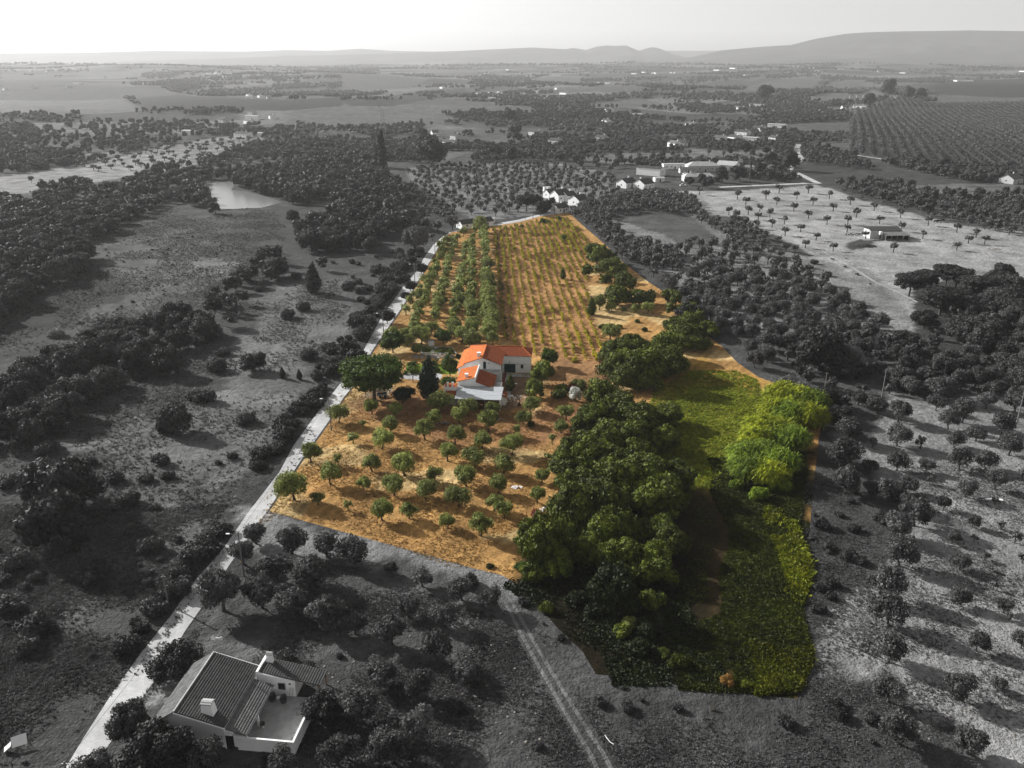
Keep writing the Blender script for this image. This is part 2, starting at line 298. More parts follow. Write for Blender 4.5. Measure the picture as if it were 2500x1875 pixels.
# ------------------------------------------------------------------ setting: terrain with its field pattern
def smooth_axis(lo, hi, fine_lo, fine_hi, d, g, dmax):
    a = list(np.arange(fine_lo, fine_hi+d, d)); s = d
    while a[-1] < hi: s = min(s*g, dmax); a.append(a[-1]+s)
    s = d
    while a[0] > lo: s = min(s*g, dmax); a.insert(0, a[0]-s)
    return np.array(a)
PATCH = [   # (tile, outline, albedo, edge wobble in metres, crop stripes)
 (1, [(-300,690),(230,640),(800,640),(920,720),(600,740),(-300,725)], .50, 4, 0),
 (1, [(-300,595),(500,555),(900,565),(1200,608),(870,640),(500,650),(-300,640)], .30, 4, 0),
 (1, [(870,640),(1180,610),(1600,640),(1900,650),(2212,630),(2212,690),(1830,718),(1500,716),(940,722)], .13, 3, 1),
 (1, [(0,480),(350,495),(480,545),(0,585)], .30, 5, 0),
 (1, [(930,540),(1500,540),(1250,590),(1000,575)], .24, 5, 0),
 (1, [(1600,560),(2070,520),(2212,590),(1900,610),(1700,620)], .26, 5, 0),
 (1, [(520,462),(900,462),(930,498),(510,500)], .42, 3, 0),
 (1, [(-200,1165),(500,1080),(1000,950),(1500,880),(1800,890),(1600,960),(1450,1010),(1200,1100),(1050,1110),(700,1170),(450,1200),(250,1240),(-200,1290)], .52, 3, 0),
 (1, [(480,1010),(770,965),(760,1000),(620,1035),(520,1030)], .40, 4, 0),
 (1, [(1560,830),(1850,790),(1900,810),(1700,850)], .42, 3, 0),
 (1, [(230,690),(520,735),(420,770),(260,740)], .36, 8, 0),
 (2, [(-380,720),(0,688),(400,680),(600,720),(770,785),(600,800),(200,832),(-100,832),(-340,800)], .40, 3, 0),
 (2, [(0,485),(300,480),(560,520),(480,560),(0,600)], .32, 5, 0),
 (2, [(0,630),(300,600),(600,580),(200,640)], .40, 3, 0),
 (2, [(0,660),(400,605),(800,575),(820,600),(640,640),(330,690),(60,685)], .17, 2, 1),
 (2, [(600,470),(900,470),(860,500),(600,500)], .30, 5, 0),
 (2, [(1220,512),(1400,498),(1550,505),(1550,540),(1320,540)], .34, 3, 0),
 (2, [(1640,562),(1900,556),(2000,590),(1850,602),(1700,600)], .34, 3, 0),
 (2, [(1830,490),(2212,480),(2212,510),(1950,520)], .26, 3, 0),
 (2, [(420,900),(1000,860),(1300,880),(1200,960),(900,980),(700,1040),(430,1030)], .26, 8, 0),
 (2, [(1100,820),(1500,790),(1600,850),(1250,880)], .26, 8, 0),
 (2, [(420,1090),(900,1060),(1400,1060),(1760,1130),(1750,1260),(1660,1330),(1400,1390),(900,1430),(640,1290),(480,1180)], .38, 4, 0),
 (2, [(1480,1020),(1800,990),(2212,990),(2212,1060),(1900,1060),(1700,1060)], .30, 4, 0),
 (3, [(320,592),(420,560),(650,512),(900,490),(880,560),(480,622),(330,622)], .36, 3, 0),
 (3, [(400,520),(540,490),(560,505),(420,535)], .36, 3, 0),
 (3, [(900,562),(1100,515),(1190,525),(1130,575),(1000,580)], .38, 3, 0),
 (3, [(800,642),(1220,588),(1290,600),(1390,630),(1150,665),(900,660)], .42, 3, 0),
 (3, [(1590,560),(1800,520),(2500,505),(2500,645),(2000,628),(1640,608)], .10, 3, 1),
 (3, [(1550,645),(1750,615),(2500,650),(2500,690),(1900,672)], .38, 3, 0),
 (3, [(1380,570),(1580,545),(1620,600),(1400,610)], .22, 3, 0),
 (3, [(100,670),(300,655),(400,680),(150,695)], .28, 3, 0),
 (3, [(650,805),(1000,788),(1160,795),(1100,840),(900,850),(640,862)], .33, 3, 0),
 (3, [(200,825),(330,820),(300,870),(210,860)], .28, 3, 0),
 (3, [(0,960),(300,980),(620,960),(560,1060),(300,1050),(0,1060)], .33, 4, 0),
 (3, [(760,1070),(1000,1040),(1250,1060),(1800,1180),(2500,1190),(2500,1260),(2000,1280),(1300,1200),(960,1180),(720,1100)], .12, 3, 1),
 (3, [(1250,1200),(1800,1195),(2500,1190),(2500,1260),(1900,1280),(1550,1250)], .24, 5, 0),
 (3, [(-240,1235),(300,1245),(900,1195),(1150,1290),(1600,1400),(1900,1470),(2600,1540),(2600,1900),(1700,1800),(1500,1860),(1480,2050),(1250,1900),(940,1740),(620,1560),(320,1420),(60,1370),(-200,1300)], .62, 5, 0),
 (3, [(-200,1300),(60,1390),(320,1520),(620,1680),(940,1800),(1250,1960),(1480,2100),(1300,2100),(900,1850),(600,1700),(200,1600),(0,1400)], .33, 8, 0),
 (3, [(-280,1390),(40,1400),(200,1500),(320,1660),(340,1730),(0,1680),(-200,1560),(-420,1420)], .19, 3, 0),
 (3, [(1050,1580),(1150,1550),(1250,1560),(1240,1600),(1100,1620)], .12, 1, 0),
 (4, [(-300,-150),(500,-60),(700,150),(760,250),(400,420),(100,560),(-300,700)], .085, 8, 0),
 (4, [(600,-100),(1300,-180),(1560,0),(1400,130),(1000,330),(700,420),(300,560),(100,700),(300,520),(700,270),(720,160)], .22, 9, 0),
 (4, [(1250,30),(1560,10),(1500,90),(1200,140)], .36, 8, 0),
 (4, [(1650,230),(2212,160),(2212,520),(2100,850),(1950,1000),(1500,1300),(1000,1700),(600,1700),(800,1450),(1000,1000),(1400,870),(1500,600),(1750,430)], .25, 9, 0),
 (4, [(1560,600),(1900,560),(2050,640),(1800,760),(1560,800)], .34, 8, 0),
 (4, [(1250,900),(1700,830),(1950,880),(1900,960),(1500,1000)], .32, 8, 0),
 (4, [(450,1160),(900,1150),(960,1250),(700,1290),(450,1230)], .30, 6, 0),
 (7, [(-200,-100),(600,-100),(900,100),(1250,200),(1100,500),(700,900),(500,1200),(300,1700),(-300,1800)], .13, 8, 0),
 (7, [(900,60),(1250,60),(1200,220),(950,230)], .2, 6, 0),
 (7, [(250,540),(560,520),(500,700),(330,820),(250,700)], .19, 6, 0),
 (7, [(1720,20),(2212,200),(2700,500),(2600,520),(2100,330),(1700,300),(1560,220),(1620,150)], .36, 2, 0),
 (7, [(1300,700),(1350,600),(1500,750),(1750,850),(1700,1000),(1400,950),(1250,900)], .27, 5, 0),
 (7, [(930,1190),(1020,1070),(1130,1090),(1060,1290),(1000,1330),(950,1260)], .42, 1.5, 0),
 (7, [(680,1530),(1000,1500),(900,1800),(640,1800)], .27, 3, 0),
 (8, [(-800,-100),(0,125),(640,300),(1040,410),(1180,490),(1270,600),(1250,660),(1000,560),(700,440),(400,330),(0,250),(-500,120)], .37, 2, 0),
 (8, [(0,350),(500,480),(1000,640),(1150,900),(1500,1500),(1600,1900),(0,1900),(-700,1500),(-500,500)], .15, 6, 0),
 (8, [(700,640),(960,700),(900,830),(720,800)], .27, 5, 0),
 (8, [(1000,640),(1300,640),(1600,1300),(1900,1900),(1500,1900),(1200,1000)], .14, 4, 0),
 (9, [(800,-400),(1000,-350),(1000,300),(1000,700),(1300,1300),(1500,1900),(-500,1900),(-500,1400),(0,1150),(740,1210),(760,900)], .11, 5, 0),
 (9, [(-50,1260),(200,1330),(330,1480),(320,1900),(-420,1900),(-300,1500)], .17, 2, 0),
 (9, [(1100,560),(1500,250),(1600,-30),(1900,-120),(2900,-100),(2900,2000),(2212,1700),(1900,1450),(1500,1300),(1200,1150),(950,1000),(1000,700)], .50, 6, 0),
 (6, [(1050,1130),(1500,920),(2300,900),(2900,1000),(2900,1760),(1600,1600),(1150,1400),(950,1200)], .42, 7, 0),
 (6, [(-500,-250),(0,-100),(1100,60),(1500,400),(1500,560),(1200,600),(800,560),(300,420),(100,450),(-200,100)], .42, 7, 0),
 (6, [(1480,200),(1900,260),(2300,500),(2400,900),(1400,780),(1500,600)], .10, 5, 0),
]
PATCHW = [([G(*T(t, *p)) for p in pts], v, wb, st) for t, pts, v, wb, st in PATCH]
def parcels(X, Y):                          # patchwork of fields: random value and distance to the field edge (0..1)
    c, s = cos(.45), sin(.45); U = (X*c+Y*s)/240+(vnoise(X, Y, 420, 91)-.5)*1.5; W = (-X*s+Y*c)/170+(vnoise(X, Y, 380, 92)-.5)*1.5
    i, j = np.floor(U), np.floor(W); U2 = U+.37*(j % 3); i = np.floor(U2); f, g = U2-i, W-j
    q = np.sin(i*127.1+j*311.7)*43758.5453; return q-np.floor(q), np.minimum(np.minimum(f, 1-f), np.minimum(g, 1-g)*.75)*2
def ground_value(X, Y):
    far = sst((Y-600)/600)
    V = .13+.06*(vnoise(X, Y, 60, 3)-.5); cid, ed = parcels(X, Y); V = V*(1-far)+far*(.075+.22*cid**1.5)*(.85+.3*vnoise(X, Y, 60, 77))
    for P, v, wb, st in PATCHW:
        d = Y/300+.3; wx = (vnoise(X, Y, 9*d, 11)-.5)*wb*2; wy = (vnoise(X, Y, 9*d, 12)-.5)*wb*2
        xs = [p[0] for p in P]; ys = [p[1] for p in P]
        bb = (X > min(xs)-20) & (X < max(xs)+20) & (Y > min(ys)-20) & (Y < max(ys)+20)
        m = np.zeros(X.shape, bool); m[bb] = inside(P, X[bb]+wx[bb], Y[bb]+wy[bb])
        V = np.where(m, v*(.88-.40*far)*(.85+.3*vnoise(X, Y, 35, 8)), V)
    return V*.5
xs = smooth_axis(-7500, 7500, -150, 150, 2.2, 1.022, 90); ys = smooth_axis(-400, 9400, 30, 330, 2.0, 1.008, 60)
XX, YY = np.meshgrid(xs, ys); nx, ny = len(xs), len(ys)
XF, YF = XX.ravel(), YY.ravel(); ZF = hf(XF, YF)
LAKE = poly(1, [(1330,1190),(1400,1178),(1520,1180),(1510,1210),(1500,1228),(1620,1245),(1700,1265),(1830,1310),(1700,1345),(1400,1358),(1370,1290),(1365,1230)])
idx = np.arange(nx*ny).reshape(ny, nx); Q = np.stack([idx[:-1,:-1], idx[:-1,1:], idx[1:,1:], idx[1:,:-1]], -1).reshape(-1)
me = np_mesh('ground', np.stack([XF, YF, ZF], 1), Q, np.full((nx-1)*(ny-1), 4), ['terrain']); set_col(me, ground_value(XF, YF))
me.polygons.foreach_set('use_smooth', [True]*len(me.polygons)); tag(obj('ground', me), kind='structure')

# the coloured farm plot
PLOT_PX = [(658,1248),(740,1125),(806,1030),(838,980),(860,951),(912,859),(985,752),(1026,683),(1056,633),(1074,600),(1097,569),(1150,557),(1210,551),(1267,542),(1315,529),(1360,521),(1388,519),
           (1420,548),(1481,600),(1520,640),(1585,690),(1672,745),(1718,812),(1763,846),(1800,885),(1853,921),(1893,936),(1978,955),(2008,966),(2012,985),(1998,1080),(1990,1150),(1980,1250),(1972,1400),(1960,1560),(1947,1706),
           (1850,1697),(1741,1680),(1667,1668),(1560,1658),(1455,1646),(1421,1589),(1361,1533),(1312,1476),(1278,1435),(1225,1404),(1150,1386),(1074,1363),(950,1329),(833,1297)]
PLOT = [G(*p) for p in PLOT_PX]
GOLD = poly('n', [(1600,930),(1690,860),(1790,900),(1870,935),(1860,990),(1700,960)])
MEADOW = poly('n', [(1600,985),(1700,945),(1800,935),(1870,950),(1900,990),(1840,1080),(1800,1150),(1760,1210),(1620,1210),(1500,1150)])
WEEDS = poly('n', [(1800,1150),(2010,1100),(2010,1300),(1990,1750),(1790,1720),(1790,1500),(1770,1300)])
SHADEPAINT = poly('n', [(1250,1380),(1500,1150),(1760,1150),(1790,1300),(1800,1720),(1400,1700),(1300,1500)])  # ground below the wood, tree shade painted in as near-black soil
TRACKC = poly('n', [(1690,1180),(1760,1180),(1755,1400),(1745,1640),(1680,1640),(1670,1400)])
VINEG = poly('n', [(1205,557),(1376,528),(1400,545),(1440,590),(1435,640),(1435,700),(1462,800),(1480,890),(1350,880),(1230,830),(1210,640)])
YARD = poly('h', [(1320,680),(1800,690),(1820,900),(1700,1050),(1650,1250),(1300,1330),(1290,900)])
BROWN = poly('n', [(870,985),(1000,960),(1290,1000),(1350,960),(1470,1000),(1400,1080),(1250,1090),(1100,1075),(960,1060)])
HILLTOP = poly('n', [(1330,870),(1490,880),(1500,960),(1420,1000),(1330,960)])
def plot_col(X, Y):
    C = np.zeros((len(X), 3)); C[:] = (.52, .30, .105)
    n = vnoise(X, Y, 7, 21)[:, None]; n2 = vnoise(X, Y, 2.2, 22)[:, None]
    C = C*(1-.35*n)+np.array((.27, .125, .045))*.35*n; C *= (.85+.3*n2)*.74
    wx = (vnoise(X, Y, 8, 31)-.5)*8; wy = (vnoise(X, Y, 8, 32)-.5)*8
    def put(P, c, wob=1):
        al = np.zeros(len(X)); soft = 1.6+2.2*(wob > 1)
        for k in range(9): al += inside(P, X+wx*wob+soft*cos(k*2.4)*math.sqrt(k/9), Y+wy*wob+soft*sin(k*2.4)*math.sqrt(k/9))/9.
        al = al[:, None]; C[:] = C*(1-al)+al*np.array(c)*(.8+.4*n2)*.8
    m = vnoise(X, Y, 11, 24) > .66; C[m] = np.array((.50, .35, .16))*(.7+.4*n2[m])
    put(BROWN, (.32, .165, .075), 1.2); put(VINEG, (.42, .225, .09), .2); put(HILLTOP, (.33, .18, .08)); put(SHADEPAINT, (.013, .010, .004)); put(GOLD, (.40, .24, .06), 1.5); put(MEADOW, (.17, .165, .018), 1.3); put(WEEDS, (.015, .017, .003))
    put(TRACKC, (.05, .035, .014), 1.5); put(YARD, (.24, .15, .09), .3)  # brown track soil, its colour darkened to stand for tree shade
    return C
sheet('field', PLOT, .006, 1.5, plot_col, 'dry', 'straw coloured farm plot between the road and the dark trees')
# road along the plot
RL = [(120,1950),(160,1875),(207,1797),(275,1691),(339,1601),(415,1506),(475,1420),(547,1337),(607,1250),(682,1153),(716,1089),(762,1025),(803,972),(834,932),(890,851),(931,776),(984,700),(1014,666),(1038,625),(1059,597),(1080,578),(1105,566),(1150,553),(1210,546),(1267,536),(1315,524),(1380,514)]
RR = [(220,1950),(241,1853),(268,1815),(351,1699),(385,1650),(452,1540),(505,1465),(558,1382),(603,1318),(656,1243),(738,1119),(805,1025),(838,972),(860,945),(909,855),(982,750),(1024,681),(1054,632),(1072,600),(1096,568),(1112,565),(1150,557),(1210,551),(1267,542),(1315,529),(1384,519)]
rc = lambda v: (lambda X, Y: np.stack([v*(.80+.25*vnoise(X, Y, 3, 41)+.18*vnoise(X, Y, 12, 42))]*3, 1))
sheet('road', [G(*p) for p in RL]+[G(*p) for p in RR[::-1]], .02, 3, rc(.46), 'road', 'pale surfaced country road running up the left side of the plot')
def ribbon(name, tile, pts, wid, v, z, label, mat='road', hfun=False):
    P = [np.array(G(*T(tile, *p))) for p in pts]; L, R = [], []
    for i, p in enumerate(P):
        d = P[min(i+1, len(P)-1)]-P[max(0, i-1)]; d /= np.linalg.norm(d); nn = np.array((-d[1], d[0])); ww = (wid[i] if hasattr(wid, '__len__') else wid)/2
        L.append(tuple(p+nn*ww)); R.append(tuple(p-nn*ww))
    return sheet(name, L+R[::-1], z, 4, rc(v), mat, label, hfun)
vd = [(1090,455-430)]
ribbon('lane', 3, [(240,1212),(520,1200),(800,1187),(880,1187),(830,1165),(760,1130),(705,1110),(690,1100),(740,1060),(775,1035),(750,1005)], 5, .42, .03, 'pale dirt lane from the villa to the bend')
ribbon('lane', 3, [(742,1003),(735,990),(750,960),(760,935)], 7, .35, .35, 'pale straight lane climbing past the grove', hfun=True)
ribbon('lane', 3, [(1040,993),(1150,1012),(1350,1040),(1560,1065),(1780,1085)], 4, .35, .1, 'pale farm lane below the dark grove', hfun=True)
ribbon('track', 3, [(760,1525),(840,1580),(950,1652)], .9, .32, .03, 'thin pale path across the light field')
ribbon('track', 6, [(960,0),(1100,75),(1250,170),(1400,235),(1520,300)], 1.1, .32, .03, 'thin pale path leading to the pines')
for a, b in (((1040,540),0),((1085,560),1)):
    dx = 45*b
    ribbon('track', 8, [(1045+dx,540),(1090+dx,640),(1150+dx*1.2,760),(1240+dx*1.3,930),(1360+dx*1.5,1140),(1500+dx*1.7,1380),(1610+dx*1.9,1560),(1700+dx*2,1750)], .55, .12, .01, 'worn wheel rut of the dirt track below the plot', mat='terrain')
sheet('yard_paving', poly('h', [(1385,675),(1800,690),(1800,742),(1480,735),(1440,822),(1340,820)]), .03, 3, rc(.42), 'road', 'pale concrete paving in front of the wing')
sheet('yard_paving', poly('h', [(1380,980),(1460,985),(1440,1090),(1360,1090)]), .03, 3, rc(.42), 'road', 'small pale paving slab beside the house corner')
sheet('terrace', poly('h', [(1325,640),(1385,675),(1320,905),(1285,905)]), .035, 3, lambda X, Y: np.tile((.2,.06,.045), (len(X), 1)), 'road', 'red terrace strip along the house side')
sheet('path', poly('g', [(1050,690),(1180,600),(1800,600),(1840,640),(1800,735),(1420,722)]), .02, 3, rc(.4), 'road', 'pale garden path behind the cypress')
sheet('yard_paving', poly('g', [(640,800),(900,830),(950,900),(870,1000),(420,1030),(480,930)]), .02, 3, lambda X, Y: np.tile((.33,.27,.2), (len(X), 1)), 'road', 'bare paved spot under the stone pine')
sheet('lawn', poly('g', [(1200,400),(1500,440),(1900,430),(2110,440),(2100,620),(1180,610)]), .015, 1.5, lambda X, Y: np.stack([.085*(.7+.6*vnoise(X,Y,2,5)), .13*(.7+.6*vnoise(X,Y,2,6)), .01+0*X], 1), 'dry', 'bright green garden lawn beside the house')
# lake
def water_mat(name, c, rough):
    m, t, b = newmat(name); b.inputs['Base Color'].default_value = (*c, 1); b.inputs['Roughness'].default_value = rough; b.inputs['IOR'].default_value = 1.33
    bp = N(t, 'ShaderNodeBump'); bp.inputs['Strength'].default_value = .15; bp.inputs['Distance'].default_value = .1
    t.links.new(noise_node(t, .8, 3), bp.inputs['Height']); t.links.new(bp.outputs[0], b.inputs['Normal']); M[name] = m
water_mat('water_grey', (.19, .19, .19), .25); water_mat('water_green', (.075, .085, .02), .04)
b_ = MB(); b_.face([(x, y, .05) for x, y in LAKE]); lk = b_.build('lake', 'water_grey'); tag(lk, 'grey pond among the woods on the left', kind='structure')

# far hills
def ridge(name, D, prof, label, v, depth=1500, hn=26, foot=0.0, seed=0, rough=1.0):
    pts = []
    for px, py in prof:
        dx, dy = (px-1250)/F, (py-937.5)/F; t = D/(CP-dy*SP); pts.append((dx*t, CAMH-t*(SP+dy*CP)))
    X = np.linspace(pts[0][0], pts[-1][0], 260); Z = np.interp(X, [p[0] for p in pts], [p[1] for p in pts])
    U = np.linspace(-1, 1, hn*2+1); V = []
    for u in U:
        s = (1-abs(u))**1.35; gul = (vnoise(X, X*0+u*depth*.7, 330, seed+3)-.5)*.5+(vnoise(X, X*0+u*depth, 130, seed+4)-.5)*.22
        zz = foot+(Z-foot)*np.clip(s+gul*s*(1-s)*2.2*rough, 0, 1.02)
        V.append(np.stack([X+(vnoise(X, X*0+u*9, 500, seed)-.5)*60*abs(u), np.full_like(X, D+u*depth), zz], 1))
    V = np.concatenate(V); nX = len(X); nU = len(U); ix = np.arange(nX*nU).reshape(nU, nX)
    q = np.stack([ix[:-1,:-1], ix[:-1,1:], ix[1:,1:], ix[1:,:-1]], -1).reshape(-1)
    me = np_mesh(name, V, q, np.full((nX-1)*(nU-1), 4), ['terrain']); set_col(me, v*.8*(.6+.8*vnoise(V[:,0], V[:,1]*2, 260, seed+7)))
    me.polygons.foreach_set('use_smooth', [True]*len(me.polygons)); return tag(obj(name, me), label, kind='structure')
ridge('hills', 8900, [(1500,160),(1600,148),(1690,139),(1760,123),(1860,114),(1930,110),(1990,95),(2060,83),(2110,79),(2180,77),(2370,74),(2500,76),(2900,80),(3400,150)], 'long flat topped hill on the right horizon', .05, 1700, foot=40, seed=1)
ridge('hills', 10300, [(300,150),(700,137),(900,132),(1050,127),(1150,123),(1250,118),(1300,116),(1380,120),(1400,117),(1430,122),(1455,114),(1480,111),(1500,112),(1530,111),(1545,118),(1560,124),(1575,119),(1592,115),(1610,118),(1640,131),(1690,143),(1800,152)], 'twin humped hills in the middle of the horizon', .06, 1500, foot=40, seed=5)
ridge('hills', 12600, [(-900,150),(0,130),(200,129),(370,124),(600,126),(700,122),(800,124),(880,119),(960,124),(1050,126),(1200,124),(1400,122),(1700,124),(1900,122),(2400,130)], 'faint low hills along the left horizon', .08, 1500, foot=40, seed=9)
ridge('hills', 7600, [(1500,166),(1700,158),(1850,150),(2000,144),(2150,141),(2300,140),(2450,146),(2700,160)], 'low foothills before the flat topped hill', .05, 700, foot=46, seed=12)

# ------------------------------------------------------------------ plants: templates
ICO = None
def ico(sub=1):
    import bmesh
    bm = bmesh.new(); bmesh.ops.create_icosphere(bm, subdivisions=sub, radius=1); V = np.array([v.co[:] for v in bm.verts]); Fc = np.array([[v.index for v in f.verts] for f in bm.faces]); bm.free(); return V, Fc
ICO1, ICO2 = ico(1), ico(2)
def leafcards(r, lobes, n, size, up=-.35, shell=(.76, 1.2), droop=0, aspect=1.5):
    """n leaf-clump quads scattered over the lobes; returns V (4n,3)"""
    L = np.array(lobes, float); wts = (L[:, 3]*L[:, 4]+L[:, 3]*L[:, 5]+L[:, 4]*L[:, 5]); k = r.choice(len(L), size=n*3, p=wts/wts.sum())
    d = r.normal(size=(n*3, 3)); d /= np.linalg.norm(d, axis=1)[:, None]
    sh = r.uniform(*shell, size=(n*3, 1)); P = L[k, :3]+d*L[k, 3:6]*sh
    ok = d[:, 2] > up-r.uniform(0, .35, n*3)
    for i in range(len(L)):                # drop what lies deep inside another lobe
        q = ((P-L[i, :3])/L[i, 3:6]); ok &= (np.linalg.norm(q, axis=1) > .7) | (k == i)
    ok &= P[:, 2] > .02
    P, d = P[ok][:n], d[ok][:n]; n = len(P)
    nn = d+r.normal(size=(n, 3))*.75; nn /= np.linalg.norm(nn, axis=1)[:, None]
    t = np.cross(nn, r.normal(size=(n, 3))); t /= np.linalg.norm(t, axis=1)[:, None]; b = np.cross(nn, t)
    if droop: t[:, 2] -= droop; t /= np.linalg.norm(t, axis=1)[:, None]
    s = (size*r.uniform(.55, 1.35, (n, 1)))*.5; a = s*aspect
    j = lambda: r.uniform(.6, 1.25, (n, 1))
    V = np.stack([P-t*a*j()-b*s*j()*.6, P+t*a*.3-b*s*j(), P+t*a*j()+b*s*j()*.3, P-t*a*.2+b*s*j()], 1).reshape(-1, 3)
    return V
def crown_geo(seed, lobes, n, size, core=.8, sub=1, **kw):
    r = np.random.default_rng(seed); V = [leafcards(r, lobes, n, size, **kw)]; nq = len(V[0])//4
    loops = [np.arange(nq*4)]; tot = [np.full(nq, 4)]; off = nq*4; iv, if_ = ICO2 if sub == 2 else ICO1
    if core:
        for l in lobes:
            w_ = iv*(1+r.uniform(-.2, .2, (len(iv), 1)))*np.array(l[3:6])*core+np.array(l[:3]); w_[:, 2] = np.maximum(w_[:, 2], .05)
            V.append(w_); loops.append((if_+off).ravel()); tot.append(np.full(len(if_), 3)); off += len(iv)
    return np.concatenate(V), np.concatenate(loops), np.concatenate(tot)
def lobes_round(seed, n, R, Hh, z0, lr=.5, flat=1):     # crown envelope radius R, height Hh, bottom z0
    r = random.Random(seed); out = []
    for i in range(n):
        a = i*2.4+r.uniform(-.5, .5); q = math.sqrt((i+.5)/n)*(1-lr*.75); zz = r.uniform(.15, 1)**.8*(1-.55*q*q)
        s = lr*R*r.uniform(.55, 1.3); a += r.uniform(-.4, .4); q *= r.uniform(.75, 1.22)
        sz = s*r.uniform(.82, 1.02)*flat
        out.append((R*q*cos(a), R*q*sin(a), z0+sz*.8+max(0, Hh-1.9*sz)*zz, s, s*r.uniform(.85, 1.15), sz))
    return out
def trunk_geo(seed, h, r0, R, branches=4, lean=.1):
    r = random.Random(seed); m = MB(); lx, ly = r.uniform(-lean, lean)*h, r.uniform(-lean, lean)*h
    f = (lx, ly, h*.55); m.tube([(0,0,-.15), (lx*.3, ly*.3, h*.25), f], [r0*1.5, r0, r0*.8], 7, cap=False)
    for i in range(branches):
        a = i*2*pi/branches+r.uniform(-.5, .5); q = R*r.uniform(.35, .6)
        m.tube([f, (lx+q*.4*cos(a), ly+q*.4*sin(a), h*.85), (lx+q*cos(a), ly+q*sin(a), h*r.uniform(1.1, 1.5))], [r0*.6, r0*.38, r0*.15], 5)
    return m
KIND = {}    # kind -> list of (crown geometry, trunk MB or None, lod geometry)
def add_kind(name, variants): KIND[name] = variants
def mk(seed, lob, n, size, trunk, lodn=60, lodsize=None, core=.8, sub=1, **kw):
    lod = crown_geo(seed+50, lob[:max(3, min(7, len(lob)))] if len(lob) > 7 else lob, lodn, lodsize or size*2.3, core=core+.08, sub=1, **kw)
    if trunk and len(lob) < 20:             # keep a trunk on the simplified tree too
        zt = min(l[2] for l in lob)+.3; q = .22; P = [(-q,-q,-.2),(q,-q,-.2),(q,q,-.2),(-q,q,-.2),(-q*.6,-q*.6,zt),(q*.6,-q*.6,zt),(q*.6,q*.6,zt),(-q*.6,q*.6,zt)]; o_ = len(lod[0])
        lod = (np.concatenate([lod[0], np.array(P)]), np.concatenate([lod[1], np.array([0,1,5,4,1,2,6,5,2,3,7,6,3,0,4,7])+o_]), np.concatenate([lod[2], [4]*4]))
    return (crown_geo(seed, lob, n, size, core=core, sub=sub, **kw), trunk, lod)
add_kind('olive', [mk(s, lobes_round(s, 11, 2.35+.15*(s%3), 3.5+.25*(s%2), .85, .42), 1900, .25, trunk_geo(s, 1.6, .2, 2.2, 4, .18), 70, core=.66, up=-.75) for s in range(6)])
add_kind('youngolive', [mk(s+20, lobes_round(s+20, 7, 1.45, 2.6, 1.1, .5), 800, .2, trunk_geo(s, 1.7, .09, 1.2, 3, .12), 50, core=.55, up=-.7) for s in range(3)])
add_kind('parasolive', [mk(s+30, lobes_round(s+30, 10, 2.8, 2.2, 1.7, .40, .9), 1200, .26, trunk_geo(s+3, 2.2, .24, 2.6, 5, .25), 60, core=.68, up=-.6) for s in range(4)])
add_kind('oak', [mk(s+40, lobes_round(s+40, 34, 4.5+.3*(s%3), 7.4+.6*(s%2), .35, .3), 5600, .38, trunk_geo(s+9, 3.0, .3, 3.6, 5, .1), 170, 1.0, core=.76, sub=1, up=-.7) for s in range(5)])
add_kind('bush', [mk(s+60, lobes_round(s+60, 10, 1.9, 2.0, .0, .48), 1100, .26, None, 60, core=.78, up=-.7) for s in range(5)])
add_kind('ball', [mk(s+70, lobes_round(s+70, 18, 2.4, 5.4, .1, .42), 2400, .24, trunk_geo(s+9, 1.2, .14, 1, 3), 80, core=.85, up=-.8) for s in range(2)])
pl = [(5.4*cos(a)*q, 5.4*sin(a)*q, 9.6+1.2*(1-q)+random.uniform(-.4, .4), 1.9, 1.9, 1.15) for q, n_ in ((.2, 3), (.62, 8), (1, 13)) for a in [2*pi*i/n_+q for i in range(n_)]]
pl2 = [(x, y, z-1.9-.16*math.hypot(x, y), rx*.9, ry*.9, rz) for x, y, z, rx, ry, rz in pl[5:]]+[(x*1.04, y*1.04, z-3.6-.1*math.hypot(x, y), rx*.8, ry*.8, rz) for x, y, z, rx, ry, rz in pl[12::2]]
pt = MB(); pt.tube([(0,0,-.2), (.15,.1,3), (.1,0,6.3), (.3,.2,9)], [.48, .38, .33, .2], 9)
for i in range(8):
    a = i*.79; q = 4.4+.6*(i % 3); pt.tube([(.1,0,5.2+.35*(i % 4)), (q*.5*cos(a), q*.5*sin(a), 7.2), (q*cos(a), q*sin(a), 9.0)], [.2, .13, .05], 5)
add_kind('stonepine', [mk(90, pl+pl2, 5600, .42, pt, 200, 1.1, core=.8, up=-.5)])
cl = [(random.uniform(-.2,.2), random.uniform(-.2,.2), .9+i*.62, 1.95*(1-(i/10.5)**1.6)*min(1, .6+i*.2), 1.95*(1-(i/10.5)**1.6)*min(1, .6+i*.2), .95) for i in range(10)]
ct = MB(); ct.tube([(0,0,-.1), (0,0,4)], [.2, .08], 7); add_kind('cypress', [mk(95, cl, 3600, .26, ct, 120, .6, core=.88, up=-.9)])
po = [(random.uniform(-.7,.7), random.uniform(-.7,.7), 1.6+i*1.15, 1.9*(1-(i/16)**2.5), 1.9*(1-(i/16)**2.5), 1.5) for i in range(14)]
pc = MB(); pc.tube([(0,0,-.1), (0,0,9)], [.3, .1], 7); add_kind('poplar', [mk(97, po, 2400, .5, pc, 160, 1.1, core=.82, up=-.9)])
def vine_geo(seed):
    r = random.Random(seed); lob = [(r.uniform(-.2,.2), r.uniform(-.5,.5), .45+.3*i, .3, .42, .26) for i in range(3)]
    return mk(seed, lob, 120, .21, vt, 14, .42, core=.001, up=-.9)
vt = MB(); vt.tube([(0,0,-.05), (.03,0,.4), (0,.05,.85)], [.04, .035, .02], 5)
add_kind('vine', [vine_geo(s+110) for s in range(4)])
